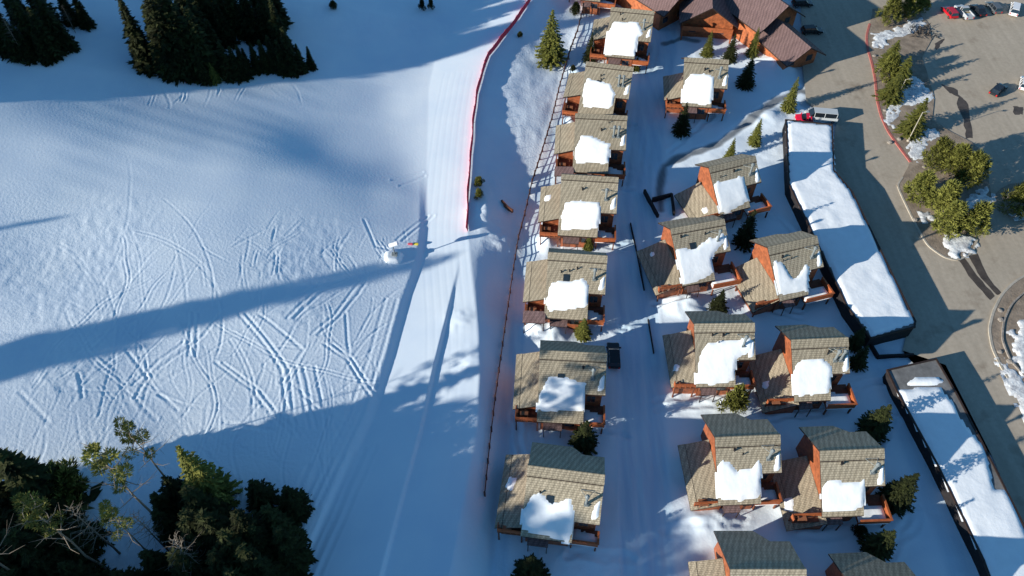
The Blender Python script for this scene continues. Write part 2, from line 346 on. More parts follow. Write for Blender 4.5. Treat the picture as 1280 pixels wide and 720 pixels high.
for i in range(330):
    if i < 250 and i % 2: continue
    if i < 250: px, py = random.uniform(40, 520), random.gauss(475, 45)
    elif i < 290: px, py = random.uniform(250, 520), random.uniform(295, 335)
    else: px, py = random.uniform(-20, 380), random.uniform(84, 118)
    if not (80 < py < 575): continue
    q = G(px, py); a = random.choice((-.95, -1.2, .75, 1.5, -1.5)) + random.gauss(0, .2); L = random.uniform(8, 34) if i < 250 else random.uniform(2, 7); c = random.uniform(-.05, .05)
    pl = []; x, y = q.x, q.y; ph = random.uniform(0, 6); am = random.uniform(0, .16); fr = random.uniform(.25, .6)
    n = int(L / .7) + 3
    for k in range(n):
        pl.append((x, y)); x += math.cos(a) * .7; y += math.sin(a) * .7; a += (c + am * math.sin(k * fr + ph)) * .7
    pl = [p_ for p_ in pl if p_[0] < np.interp(p_[1], *LE) - 1.2]
    if len(pl) < 4: continue
    w0 = random.uniform(.14, .22); dp = random.uniform(.012, .04); m3 = len(pl) // 3
    rm = random.uniform(.3, .9); carve(pl, w0, dp * .5, rm); carve(pl[m3 // 2:-m3 // 2] or pl, w0, dp * .5, rm)
    if random.random() < .35: carve([(x + .6 * math.sin(a), y - .6 * math.cos(a)) for x, y in pl], w0, dp, .5)
for k in range(7):     # winch-cat corduroy lines along the strip, and on the near shaded run
    o = k * 1.3 + .8
    yy = np.arange(38, 150, 3.0); carve([(np.interp(v, *RE) - o, v) for v in yy], .22, .006)
for k in range(7):
    px_track([(470 - k * 14, 560 + k * 4), (400 - k * 12, 720)], .3, .05, .1)
for k in range(2):
    o = .8 + k * 1.9; yy = np.arange(40, 84, 2.5); carve([(np.interp(v, *LE) - 1.5 - o, v) for v in yy], .25, .04)
# trodden paths and wheel ruts among the chalets
for a_, b_ in (((752, 150), (795, 160)), ((748, 228), (790, 236)), ((742, 306), (786, 312)), ((735, 408), (785, 416)), ((728, 540), (785, 548)), ((712, 694), (790, 700)), ((890, 145), (835, 190)), ((935, 275), (905, 262)), ((858, 372), (815, 376)), ((900, 498), (820, 505)),
               ((1000, 395), (950, 380)), ((1030, 515), (960, 520)), ((930, 645), (830, 660)), ((1060, 660), (1000, 668)), ((1110, 690), (1150, 640)), ((1090, 560), (1120, 520)), ((1065, 490), (1105, 480)), ((645, 520), (655, 600)), ((1000, 300), (950, 250))):
    a_, b_ = P(*a_), P(*b_)
    for rep_ in range(2):
        n = max(3, int((b_ - a_).length / 1.2)); o = random.uniform(-1, 1); pl = []
        for k in range(n + 1):
            q = a_.lerp(b_, k / n); pl.append((q.x + random.uniform(-.35, .35), q.y + o + random.uniform(-.35, .35)))
        carve(pl, .38, .16, .6)
yy = np.arange(34, 170, 2.5)
for o in (-3.1, -1.4, -.5, 1.1, 1.9, 3.3):
    cx = curve([(830, -30), (826, 60), (815, 120), (806, 180), (798, 260), (794, 340), (797, 440), (802, 540), (806, 640), (812, 760)], 0)
    carve([(np.interp(v, *cx) + o + .35 * math.sin(v * .11 + o * 2), v) for v in yy], .3, .09, .7)
bumpy = np.clip(.9 * leftm + .7 * bankm + .5 * vill + .08, 0, 1)
bumpy *= 1 - .6 * leftm * (1 - far_smooth)
ny, nx = X.shape
verts = np.stack([X, Y, Z], -1).reshape(-1, 3)
idx = np.arange(nx * ny).reshape(ny, nx)
quads = np.stack([idx[:-1, :-1], idx[:-1, 1:], idx[1:, 1:], idx[1:, :-1]], -1).reshape(-1, 4)
me = bpy.data.meshes.new('snow_ground'); me.vertices.add(len(verts)); me.vertices.foreach_set('co', verts.ravel())
me.loops.add(quads.size); me.loops.foreach_set('vertex_index', quads.ravel().astype(np.int32))
me.polygons.add(len(quads)); me.polygons.foreach_set('loop_start', np.arange(0, quads.size, 4, dtype=np.int32)); me.polygons.foreach_set('loop_total', np.full(len(quads), 4, dtype=np.int32))
me.update(); me.polygons.foreach_set('use_smooth', np.ones(len(quads), dtype=bool))
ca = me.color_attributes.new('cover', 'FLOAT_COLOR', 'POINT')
ca.data.foreach_set('color', np.stack([packed_shade, bare, bumpy, np.ones_like(bare)], -1).reshape(-1).astype(np.float32))
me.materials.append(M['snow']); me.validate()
g = bpy.data.objects.new('snow_ground', me); C.objects.link(g); struct(g)

# ------------------------------------------------------------------ asphalt, islands
def sheet(name, pts, z, m, th=0.0, jit=0.0, sub=0, seed=1):
    """flat piece of ground from an outline; th: raised by th with sides"""
    rnd = random.Random(seed); w_ = []
    n = len(pts)
    for i in range(n):
        a, b = pts[i], pts[(i + 1) % n]
        for k in range(sub + 1):
            t = k / (sub + 1); q = P(a[0] + (b[0] - a[0]) * t, a[1] + (b[1] - a[1]) * t, z)
            w_.append(Vector((q.x + rnd.uniform(-jit, jit), q.y + rnd.uniform(-jit, jit), z + th)))
    bm = bmesh.new()
    if th: slab(bm, w_, th + .02, 0, 0)
    else: bm.faces.new([bm.verts.new(p_) for p_ in w_])
    bmesh.ops.triangulate(bm, faces=[f for f in bm.faces if len(f.verts) > 4])
    return struct(link(name, bm, m))
sheet('road', [(975, -60), (1001, 0), (1003, 80), (1008, 128), (1046, 152), (1036, 215), (1085, 300), (1136, 408), (1128, 438), (1182, 456), (1240, 570), (1290, 690), (1330, 790), (1700, 800), (1700, -60)], .25, M['asphalt'])
ISL = [(1091, 12), (1087, 30), (1083, 45), (1084, 60), (1090, 80), (1094, 100), (1096, 125), (1101, 145), (1110, 165), (1123, 183), (1138, 203), (1128, 222), (1121, 232), (1133, 258), (1148, 288), (1160, 308), (1180, 322), (1197, 326), (1215, 317), (1221, 300), (1217, 280),
       (1228, 262), (1240, 250), (1236, 228), (1236, 200), (1215, 178), (1190, 166), (1165, 150), (1168, 125), (1160, 95), (1152, 72), (1164, 50), (1162, 32), (1148, 15), (1120, 5)]
sheet('planting_island', ISL, .25, M['soil'], th=.13, jit=.12, sub=2)
sheet('planting_island', [(1240, 258), (1262, 272), (1300, 276), (1330, 250), (1300, 226), (1262, 230), (1246, 240)], .25, M['soil'], th=.135, jit=.12, sub=2, seed=9)
def strip_obj(name, pts, width, h, m, z=.25, sub=6):
    w_ = [P(a, b, z) for a, b in pts]; fine = []
    for a, b in zip(w_[:-1], w_[1:]):
        for k in range(sub): fine.append(a.lerp(b, k / sub))
    fine.append(w_[-1]); 
    for _ in range(3): fine = [fine[0]] + [(fine[i - 1] + fine[i] * 2 + fine[i + 1]) / 4 for i in range(1, len(fine) - 1)] + [fine[-1]]
    bm = bmesh.new(); prev = None
    for i, q in enumerate(fine):
        d = (fine[min(i + 1, len(fine) - 1)] - fine[max(i - 1, 0)]).normalized(); s = Vector((-d.y, d.x, 0)) * width / 2
        ring = [bm.verts.new(q + s + Vector((0, 0, -.05))), bm.verts.new(q + s * .9 + Vector((0, 0, h))), bm.verts.new(q - s * .9 + Vector((0, 0, h))), bm.verts.new(q - s + Vector((0, 0, -.05)))]
        if prev:
            for k in range(3): bm.faces.new((prev[k], prev[k + 1], ring[k + 1], ring[k]))
        prev = ring
    return link(name, bm, m)
struct(strip_obj('red_kerb', ISL[1:11], .55, .17, M['redkerb']))
struct(strip_obj('pale_kerb', ISL[11:20], .38, .17, M['kerb']))
CIR = [(1300, 334), (1268, 352), (1252, 368), (1241, 390), (1236, 412), (1240, 435), (1249, 455), (1262, 477), (1282, 500), (1330, 520), (1420, 470), (1380, 360)]
sheet('round_island', CIR, .25, M['soil'], th=.16, sub=2)
struct(strip_obj('round_kerb', CIR[:9], .45, .21, M['kerb']))
struct(strip_obj('round_inner_edge', [(1310, 352), (1282, 364), (1264, 380), (1254, 402), (1252, 425), (1262, 450), (1280, 470)], .3, .22, M['stone'], z=.41))
sheet('wet_track', [(1196, 322), (1203, 319), (1222, 345), (1244, 370), (1238, 375), (1216, 352)], .258, M['wet'], jit=.12, sub=3)
sheet('wet_track', [(1210, 320), (1222, 317), (1234, 345), (1252, 366), (1246, 369), (1226, 348)], .262, M['wet'], jit=.12, sub=3, seed=2)
sheet('wet_track', [(1198, 118), (1208, 126), (1212, 145), (1216, 172), (1208, 174), (1204, 150), (1196, 130)], .258, M['wet'], jit=.25, sub=3, seed=3)
sheet('wet_track', [(1176, 104), (1196, 112), (1200, 122), (1186, 116)], .266, M['wet'], jit=.25, sub=3, seed=4)
sheet('wet_track', [(1266, 133), (1278, 134), (1279, 143), (1268, 143)], .258, M['wet'], jit=.2, sub=3, seed=5)
sheet('wet_track', [(1168, 55), (1180, 48), (1178, 54), (1170, 62)], .258, M['wet'], jit=.2, sub=3, seed=5)

def snow_patch(name, pts, z, h, seed=0, parent=None, surf=None, step=.35, frame=None, jit=.12, m=None):
    """piled snow with a soft edge: pts is an outline [(x,y)], surf(x,y) gives the height it rests on"""
    poly = np.array(pts); x0, y0 = poly.min(0) - .4; x1, y1 = poly.max(0) + .4
    xs = np.arange(x0, x1 + step, step); ys = np.arange(y0, y1 + step, step); A, B = np.meshgrid(xs, ys)
    # signed distance to outline
    wx = A + jit * 2 * vnoise(A, B, .9, seed + 3); wy = B + jit * 2 * vnoise(A, B, .9, seed + 7)
    D = np.full(A.shape, 1e9); inside = np.zeros(A.shape, bool); n = len(poly)
    for i in range(n):
        a, b = poly[i], poly[(i + 1) % n]; dx, dy = b - a; L = dx * dx + dy * dy + 1e-9
        t = np.clip(((wx - a[0]) * dx + (wy - a[1]) * dy) / L, 0, 1); D = np.minimum(D, np.hypot(wx - a[0] - t * dx, wy - a[1] - t * dy))
        with np.errstate(divide='ignore', invalid='ignore'):
            c = ((a[1] > wy) != (b[1] > wy)) & (wx < (b[0] - a[0]) * (wy - a[1]) / (b[1] - a[1] + 1e-12) + a[0])
        inside ^= c
    S = np.where(inside, D, -D); r = .6
    Hh = h * np.sqrt(np.clip(1 - (1 - np.clip((S + .12) / r, 0, 1)) ** 2, 0, 1)) * (1 + .35 * vnoise(A, B, 1.6, seed)) 
    keep = S > -.15
    bm = bmesh.new(); V = {}
    base = surf or (lambda a, b: z)
    def v(i, j):
        if (i, j) not in V: V[(i, j)] = bm.verts.new((A[j, i], B[j, i], base(A[j, i], B[j, i]) + float(Hh[j, i]) - (.05 if Hh[j, i] < .01 else 0)))
        return V[(i, j)]
    for j in range(len(ys) - 1):
        for i in range(len(xs) - 1):
            if keep[j, i] or keep[j + 1, i] or keep[j, i + 1] or keep[j + 1, i + 1]:
                bm.faces.new((v(i, j), v(i + 1, j), v(i + 1, j + 1), v(i, j + 1)))
    return link(name, bm, m or M['rsnow'], parent, smooth=True)
def gpatch(pts, h, seed, z=.37):
    w_ = [P(a, b, z) for a, b in pts]
    return struct(snow_patch('snow_patch', [(q.x, q.y) for q in w_], z, h * .7, seed, jit=1.1, step=.35, m=M['oldsnow']))
gpatch([(1092, 42), (1112, 40), (1150, 22), (1156, 30), (1140, 42), (1112, 46), (1102, 60), (1092, 58)], .25, 1)
gpatch([(1122, 108), (1142, 96), (1162, 108), (1168, 126), (1140, 130), (1122, 138), (1112, 160), (1106, 150), (1120, 125)], .12, 2)
gpatch([(1136, 180), (1160, 162), (1176, 168), (1160, 176), (1152, 196), (1142, 202)], .2, 3)
gpatch([(1178, 296), (1200, 293), (1222, 300), (1212, 315), (1197, 322), (1186, 316)], .4, 4)
gpatch([(1200, 262), (1215, 244), (1234, 232), (1240, 242), (1225, 262), (1205, 268)], .2, 5)
gpatch([(1152, 265), (1168, 270), (1160, 278), (1153, 275)], .3, 6)
gpatch([(1262, 268), (1282, 262), (1300, 268), (1300, 274), (1270, 274)], .3, 7)
gpatch([(1276, 398), (1296, 392), (1320, 440), (1300, 480), (1272, 462), (1266, 425)], .4, 8, .41)
gpatch([(1249, 452), (1256, 452), (1272, 470), (1300, 490), (1310, 560), (1292, 545), (1270, 500), (1258, 480)], .25, 9, .36)
gpatch([(1226, 690), (1262, 684), (1282, 700), (1290, 730), (1250, 740)], .4, 10, .3)

# ------------------------------------------------------------------ chalets
HR, HE = 10.0, 4.2
def chalet(label, rl, rr, bl, br, inner, nl, nr, side, snow, style=1, chim=1, hr=HR, he=HE, porch=False, north_snow=None, sw=3.6):
    A, B = P(*rl, hr), P(*rr, hr); u = (B - A); W = u.length; u.normalize(); ang = math.atan2(u.y, u.x)
    v = Vector((u.y, -u.x, 0)); Ds = (P(*bl, he) - A).dot(v); tp = (hr - he) / Ds
    def rp(px, py):      # point on the south slope, in house axes (u, v)
        d = ray(px, py); o = Vector((0, 0, CH)) - A; o.z = CH
        # z = hr - tp * v
        t = (hr - tp * o.dot(v) - o.z) / (d.z + tp * d.dot(v)); q = o + d * t
        return q.dot(u), q.dot(v)
    Wn = rp(*br)[0]; Dr = rp(*inner)[1]; tn = math.tan(R(41 if rl[0] < 800 and rl[1] < 500 else 35))
    Wn = min(max(Wn, W * .55), W * .85)
    H = thing('chalet', (A.x, A.y, 0), label, 'house', 'tan roofed chalets of the snowy village', rz=ang)
    def zs(v_): return hr - tp * v_
    def zn(v_): return hr - tn * v_
    # roof (local axes: x = u, y = -v)
    bm = bmesh.new()
    S = [(0, 0), (W, 0), (W, Dr), (Wn, Dr), (Wn, Ds), (0, Ds)]
    slab(bm, [(a, -b, zs(b)) for a, b in S], .28)
    wm = W * .56
    N = [(0, 0), (W, 0), (W, nr), (wm + 1.6, nr), (wm, nl), (0, nl)]
    slab(bm, [(a, b, zn(b)) for a, b in N], .28)
    roof = link('roof', bm, [M['roof'], M['fascia']], H)
    bm = bmesh.new(); cw = .9 if rl[1] < 300 else 1.15
    slab(bm, [(-.06, 0.04, hr + .07), (W + .06, 0.04, hr + .07), (W + .06, -cw, zs(cw) + .07), (-.06, -cw, zs(cw) + .07)], .16)
    slab(bm, [(-.06, 0.04, hr + .07), (W + .06, 0.04, hr + .07), (W + .06, .35, zn(.35) + .07), (-.06, .35, zn(.35) + .07)], .16)
    box(bm, 0, W, -cw - .09, -cw - .003, zs(cw + .09) - .02, zs(cw) + .035, 1)
    link('ridge_cap', bm, [M['roof'], M['fascia']], roof)
    # walls
    bm = bmesh.new()
    def block(u0, u1, vn, vs):
        z0 = -.5; pr = [(vn, z0), (vs, z0), (vs, zs(vs) - .3), (0, hr - .32), (vn, zn(-vn) - .3)]
        a = [bm.verts.new((u0, -q[0], q[1])) for q in pr]; b = [bm.verts.new((u1, -q[0], q[1])) for q in pr]
        bm.faces.new(a); bm.faces.new(b[::-1])
        for i in range(5): j = (i + 1) % 5; bm.faces.new((a[i], b[i], b[j], a[j]))
    uo = .9 if rl[0] > 800 else .6
    block(uo, Wn - .4, -(nl - .7), Ds - .9); block(Wn - .4, W - .4, -(nr - .7), Dr - .6)
    if sw: 
        s0, s1 = side; k = k_s = .40 if style == 2 else .34; zt = min(zs(s1) - .35 - k * .9, 6.4 if style == 2 else 7.2)
        pr = [(uo, -.5), (-sw + .8, -.5), (-sw + .8, zt - k * (sw - .8) - .3), (uo, zt + k * uo - .3)]
        a = [bm.verts.new((q[0], -s0 - .5, q[1])) for q in pr]; b = [bm.verts.new((q[0], -s1 + .5, q[1])) for q in pr]
        bm.faces.new(a); bm.faces.new(b[::-1])
        for i in range(4): j = (i + 1) % 4; bm.faces.new((a[i], b[i], b[j], a[j]))
    link('wall', bm, M['wall'], H)
    if sw:
        bm = bmesh.new()
        slab(bm, [(uo - .05, -s0, zt + k * (uo - .05)), (uo - .05, -s1, zt + k * (uo - .05)), (-sw, -s1, zt - k * sw), (-sw, -s0, zt - k * sw)], .24)
        sr = link('side_roof', bm, [M['roof'], M['fascia']], H)
        bm = bmesh.new(); e = sw - .95
        slab(bm, [(-e, -s0 + .03, zt - k * e + .06), (-e, -s1 - .03, zt - k * e + .06), (-sw - .04, -s1 - .03, zt - k * sw + .045), (-sw - .04, -s0 + .03, zt - k * sw + .045)], .16)
        box(bm, -e, -e + .07, -s1, -s0, zt - k * e - .02, zt - k * e + .03, 1)
        link('eave_cap', bm, [M['roof'], M['fascia']], sr)
    # windows on the south walls, a door at the side
    def window(cx, cz, w_, h_, y):
        bm = bmesh.new(); t = .1
        box(bm, cx - w_ / 2 - t, cx + w_ / 2 + t, y - .06, y + .04, cz - h_ / 2 - t, cz - h_ / 2); box(bm, cx - w_ / 2 - t, cx + w_ / 2 + t, y - .06, y + .04, cz + h_ / 2, cz + h_ / 2 + t)
        for sx in (cx - w_ / 2 - t, cx + w_ / 2): box(bm, sx, sx + t, y - .06, y + .04, cz - h_ / 2, cz + h_ / 2)
        box(bm, cx - .03, cx + .03, y - .05, y + .04, cz - h_ / 2, cz + h_ / 2)
        f = link('window', bm, M['trim'], H)
        bm = bmesh.new(); box(bm, cx - w_ / 2, cx + w_ / 2, y - .025, y + .02, cz - h_ / 2, cz + h_ / 2); link('pane', bm, M['glass'], f)
    ys = -(Ds - .9)
    for fx in (.3, .72): window(Wn * fx, 2.3, 1.5, 1.3, ys)
    yd = -(Dr - .6)
    if W - Wn > 1.8:
        window((W + Wn) / 2 - .4, 4.3, 1.3, 1.7, yd)
    bm = bmesh.new(); 
    dx = -sw * .5 if sw else -1
    # deck on the west side, under and beyond the side roof
    if sw:
        d0, d1 = s1 - .5, min(Ds - .6, s1 + 4.4)
        bm = bmesh.new(); box(bm, -sw + .4, .45, -d1, -d0, 2.75, 2.95)
        for x in (-sw + .5, .0): box(bm, x, x + .2, -d1 + .05, -d1 + .25, -.5, 2.75)
        dk = link('deck', bm, M['deck'], H)
        bm = bmesh.new()
        for k_ in range(5): x = -sw + .45 + k_ * (sw - .2) / 4; box(bm, x, x + .12, -d1 - .02, -d1 + .1, 2.95, 3.95)
        box(bm, -sw + .4, .5, -d1 - .05, -d1 + .13, 3.95, 4.08); box(bm, -sw + .4, .5, -d1, -d1 + .08, 3.2, 3.8)
        box(bm, -sw + .36, -sw + .5, -d1 + .13, -d0, 3.95, 4.08); box(bm, -sw + .38, -sw + .46, -d1 + .1, -d0, 3.1, 3.85)
        link('railing', bm, M['rail'], dk)
        bm = bmesh.new(); rr_ = random.Random(hash(label) & 255)
        bx = -sw + 1.1; by = -(d0 + d1) / 2
        box(bm, bx, bx + 1.3, by - .35, by + .35, 3.55, 3.62); 
        for a_ in (0, 1.18):
            for b_ in (-.33, .23): box(bm, bx + a_, bx + a_ + .1, by + b_, by + b_ + .1, 2.95, 3.55)
        box(bm, bx, bx + 1.3, by + .5, by + .8, 3.3, 3.36); box(bm, bx + .1, bx + .2, by + .55, by + .75, 2.95, 3.3); box(bm, bx + 1.1, bx + 1.2, by + .55, by + .75, 2.95, 3.3)
        tb = tag(link('deck_table', bm, M['trim']), 'table and bench on deck of ' + ' '.join(label.split()[:10]), 'table')
        tb.location = H.location; tb.rotation_euler = H.rotation_euler
        if porch:
            bm = bmesh.new(); slab(bm, [(-sw + .2, -d1 + .4, 4.5), (.2, -d1 + .4, 4.7), (.2, -d1 - 1.7, 4.1), (-sw + .2, -d1 - 1.7, 3.9)], .18)
            for x in (-sw + .4, -.1): box(bm, x, x + .15, -d1 - 1.5, -d1 - 1.35, -.5, 3.8, 1)
            link('porch_roof', bm, [M['roofred'], M['fascia']], H)
    # balcony in the south east corner
    e0, e1, y0, y1 = Wn - .3, W + (1.0 if style == 2 else .15), -(Ds + (.5 if style == 2 else -.6)), -(Dr - .6)
    bm = bmesh.new(); box(bm, e0, e1, y0, y1, 2.1, 2.3)
    for x in (e0 + .2, e1 - .35): box(bm, x, x + .22, y0 + .15, y0 + .37, -.5, 2.1)
    bl_ = link('balcony', bm, M['deck'], H)
    bm = bmesh.new(); hgt = 3.35
    box(bm, e0, e1, y0 - .02, y0 + .1, 2.2, hgt); box(bm, e0 - .03, e1 + .12, y0 - .1, y0 + .2, hgt, hgt + .12)
    box(bm, e1 - .1, e1 + .02, y0 + .1, y1 - .5, 2.2, hgt); box(bm, e1 - .2, e1 + .1, y0 + .2, y1 - .5, hgt, hgt + .12)
    link('railing', bm, M['rail'], bl_)
    sn = random.Random(int(rl[0]))
    snow_patch('balcony_snow', [(e0 + .4, y0 + .3), (e1 - .3, y0 + .3), (e1 - .5, (y0 + y1) / 2), (e0 + .5, (y0 + y1) / 2 + 1)], 2.3, .35, 3, parent=bl_, step=.4)
    # lean-to roof over the lower entrance, south side
    bm = bmesh.new(); yb = -(Ds - .9) - .004
    slab(bm, [(1.0, yb, 2.1 + 1.2), (Wn * .55, yb, 3.3), (Wn * .55, yb - 1.5, 2.8), (1.0, yb - 1.5, 2.8)], .14)
    for x in (1.1, Wn * .55 - .2): box(bm, x, x + .12, yb - 1.4, yb - 1.28, -.3, 2.65, 1)
    link('entry_roof', bm, [M['roofred'], M['fascia']], H)
    bm = bmesh.new(); box(bm, 1.35, 2.35, yb - .06, yb + .03, 0, 2.1); dr = link('door', bm, M['deck'], H)
    bm = bmesh.new(); box(bm, 2.2, 2.26, yb - .12, yb - .06, .95, 1.15); link('handle', bm, M['metal'], dr)
    # flue with cap and stays
    for c in range(chim):
        cx, cv = W * .80 + c * .9 - (.5 if chim > 1 else 0), Dr * .62; zb = zs(cv)
        bm = bmesh.new(); tube(bm, (cx, -cv, zb - .3), (cx, -cv, zb + 2.3), .19, n=10)
        box(bm, cx - .3, cx + .3, -cv - .3, -cv + .3, zb - .2, zb + .2)
        ch = link('chimney', bm, M['metal'], H)
        bm = bmesh.new(); tube(bm, (cx, -cv, zb + 2.25), (cx, -cv, zb + 2.6), .32, .32, n=10); tube(bm, (cx, -cv, zb + 2.6), (cx, -cv, zb + 2.8), .32, .05, n=10); link('chimney_cap', bm, M['metal'], ch)
        bm = bmesh.new()
        for s in (-1, 1): tube(bm, (cx, -cv, zb + 1.7), (cx + s * .9, -cv + 1.5, zs(cv - 1.5) + .02), .035, n=5)
        tube(bm, (cx - .9, -cv + 1.5, zs(cv - 1.5) + .12), (cx + .9, -cv + 1.5, zs(cv - 1.5) + .12), .05, n=5)
        link('stay', bm, M['metal'], ch)
    vr = random.Random(int(rl[1]) + 3)
    for _ in range(vr.choice((1, 2, 3))):
        a_, b_ = vr.uniform(.15, .7) * W, vr.uniform(1.5, max(1.8, Dr * .55)); bm = bmesh.new(); r_ = vr.choice((.07, .1, .14))
        tube(bm, (a_, -b_, zs(b_) - .1), (a_, -b_, zs(b_) + .45), r_, n=8); tube(bm, (a_, -b_, zs(b_) + .45), (a_, -b_, zs(b_) + .52), r_ * 1.6, n=8); link('roof_vent', bm, M['dark'], H)
    if vr.random() < .4 or rl[1] > 575 and rl[0] < 700:
        a_, b_ = W * .28, Dr * .55; bm = bmesh.new(); slab(bm, [(a_, -b_, zs(b_) + .14), (a_ + 1, -b_, zs(b_) + .14), (a_ + 1, -b_ - 1, zs(b_ + 1) + .14), (a_, -b_ - 1, zs(b_ + 1) + .14)], .2); link('skylight', bm, [M['glass'], M['fascia']], H)
    if sw and vr.random() < .6:
        x_, y_ = -vr.uniform(.8, sw - .8), -vr.uniform(s0 + 1, s1 - 1.6); hw = vr.uniform(.3, .8)
        snow_patch('roof_snow', [(x_ - hw, y_ - hw), (x_ + hw * .6, y_ - hw * 1.3), (x_ + hw, y_ + hw), (x_ - hw * .4, y_ + hw * 1.4)], 0, .16, int(rl[1]), parent=sr, surf=lambda a, b: zt + k_s * a, step=.25, jit=.15)
    # snow left on the roof
    surf = lambda a, b: hr + tp * b      # b = -v
    if snow:
        pts = [rp(*q) for q in snow]; pts = [(min(max(a, .12), (Wn if b > Dr - .1 else W) - .12), -min(b, Ds - .15)) for a, b in pts]
        snow_patch('roof_snow', pts, 0, .24, int(rl[0]), parent=roof, surf=surf, step=.3)
        cx, cv = W * .93, Dr * .72
        snow_patch('roof_snow', [(cx - .35, -cv - .9), (cx + .3, -cv - .7), (cx + .4, -cv + .9), (cx + .1, -cv + .7)], 0, .25, 4, parent=roof, surf=surf, step=.22, jit=.08)
    return H, W, Ds

CH_ = [
 ('small chalet cut by the top edge of the photo beside the dark bush', (736, -62), (778, -58), (729, 0), (750, 2), (757, -20), 4, 3, (1, 5), [(735, -35), (755, -33), (752, -12), (732, -13)], 1, 1, False),
 ('first tan chalet of the fenced row, farthest one fully in view', (764, 9), (818, 14), (753.6, 70), (793, 73), (796, 51), 4.5, 3, (.6, 6.2), [(768, 28), (797, 29), (803, 42), (797, 46), (794, 69), (757, 67), (755, 60), (760, 42)], 1, 1, False),
 ('second chalet of the fenced row with a broad snow square and two flues', (733, 77), (792, 84), (722, 142), (766, 144), (769, 122), 4.5, 3, (.6, 6.2), [(734, 99), (742, 101), (762, 106), (768, 117), (766, 131), (760, 135), (731, 132), (729, 115)], 1, 2, False),
 ('third chalet of the fenced row with a dark red porch roof', (719.4, 142), (784, 145), (713, 214.7), (760, 216), (766, 187), 4.5, 3, (.6, 6.4), [(727, 170), (740, 172), (762, 181), (760, 203), (721, 202), (719, 190)], 1, 2, True),
 ('fourth chalet of the fenced row with an even rounded snow rectangle', (702, 218), (773, 222), (696.4, 294), (746.7, 294), (749, 266), 4.5, 3, (.6, 7), [(707, 255), (718, 252), (748, 254), (750, 260), (746, 285), (702, 285), (703, 272)], 1, 1, False),
 ('fifth chalet of the fenced row with a brown porch and bush at its corner', (685.3, 315.5), (759, 320), (678.3, 397), (734, 399), (736, 367), 4.6, 3.2, (.5, 6.6), [(690, 356), (700, 352), (715, 353), (728, 350), (735, 358), (733, 381), (712, 386), (688, 387), (683, 376)], 1, 1, True),
 ('sixth chalet of the fenced row with tree shadows dappling its roof', (675, 438), (758.5, 442), (669.4, 527), (729, 528), (732, 493), 5, 3.6, (-.2, 7.0), [(687, 473), (703, 473), (731, 480), (730, 505), (728, 511), (710, 513), (673, 511), (676, 490)], 1, 1, False),
 ('large mostly shaded chalet at the near end of the fenced row', (660, 582), (756, 594), (650, 670), (714, 684), (716, 652), 5.8, 4.2, (-1.6, 6.8), [(667, 619), (676, 619), (690, 632), (700, 629), (711, 624), (716, 640), (716, 646), (713, 665), (711, 676), (652, 661), (655, 640)], 1, 1, False),
 ('lone chalet with orange walls below the lodges at the lane bend', (855.6, 72), (911, 75), (846, 132), (889, 136), (890, 110), 4.2, 3, (1.5, 7), [(864, 94), (880, 93), (892, 97), (888, 130), (852, 127), (852, 112), (858, 100)], 1, 1, False),
 ('chalet turned toward the lane with a dark garage roof, above the forked wall', (886, 209), (944, 195), (894, 270), (939, 263), (933, 232), 4.5, 4, (2.6, 7.5), [(893, 231), (905, 227), (928, 222), (933, 236), (936, 250), (910, 263), (896, 265), (892, 245)], 2, 1, False),
 ('chalet right of the thin dark log with snow reaching its flue', (838, 286), (905, 274), (847, 359), (894, 349), (889, 318), 4.8, 3.6, (2.6, 8), [(846, 312), (870, 312), (885, 300), (893, 299), (903, 294), (905, 300), (895, 312), (889, 322), (891, 340), (870, 350), (849, 354), (846, 335)], 2, 1, False),
 ('chalet with a hook shaped snow patch beside the long snowy building', (959.7, 309), (1021, 295), (967, 378.6), (1011, 369), (1010, 338), 5.0, 4, (2.2, 7.2), [(968, 328), (978, 329), (983, 340), (990, 350), (1000, 345), (1006, 332), (1010, 335), (1009, 362), (970, 368), (967, 350)], 2, 1, False),
 ('chalet with stepped snow on its roof behind the round grey green bush', (868, 405), (943, 404), (865, 484), (919.5, 482.5), (919.5, 450), 5.4, 3.8, (.2, 7.4), [(884, 431), (900, 429), (938, 425), (940, 438), (928, 442), (919, 448), (917, 475), (890, 479), (868, 477), (867, 468), (874, 466), (876, 445)], 1, 1, False),
 ('chalet with twin braced flues and an orange balcony beside two dark firs', (989, 425), (1060, 422), (985, 502.5), (1039, 501), (1039, 467.5), 5.6, 4.2, (3.2, 8), [(997, 456), (1003, 452), (1026, 450), (1038, 460), (1037, 482), (1034, 490), (1000, 493), (992, 491), (990, 470)], 2, 2, False),
 ('chalet with a two peaked snow patch just above the lit snow bank', (894, 547), (975, 543.5), (895, 632), (951.5, 630), (953, 591.7), 6.2, 4.2, (.2, 7.6), [(899, 582), (904, 577), (912, 580), (920, 591), (940, 588), (948, 577), (952, 584), (950, 600), (949, 620), (925, 624), (898, 622), (897, 600)], 1, 1, False),
 ('rightmost chalet of the near rows with a scalloped snow patch', (1025, 564), (1105, 561), (1025, 646.7), (1080, 643.6), (1081, 608), 6.2, 4.4, (3.0, 8), [(1031, 606), (1045, 600), (1055, 605), (1075, 605), (1079, 601), (1078, 630), (1065, 638), (1030, 637), (1028, 620)], 2, 1, False),
 ('chalet cut by the bottom edge showing a grey back roof and flue', (913, 712), (1007.5, 712), (915, 808), (978, 806), (980, 765), 7.0, 5.0, (-.5, 7.4), [(920, 750), (960, 750), (955, 790), (920, 790)], 1, 1, False),
 ('chalet at the bottom edge of which only the dark back roof shows', (1072, 744), (1162, 740), (1078, 835), (1138, 832), (1140, 790), 7.0, 5.0, (1, 7.4), [(1080, 780), (1120, 780), (1115, 815), (1082, 815)], 1, 1, False),
]
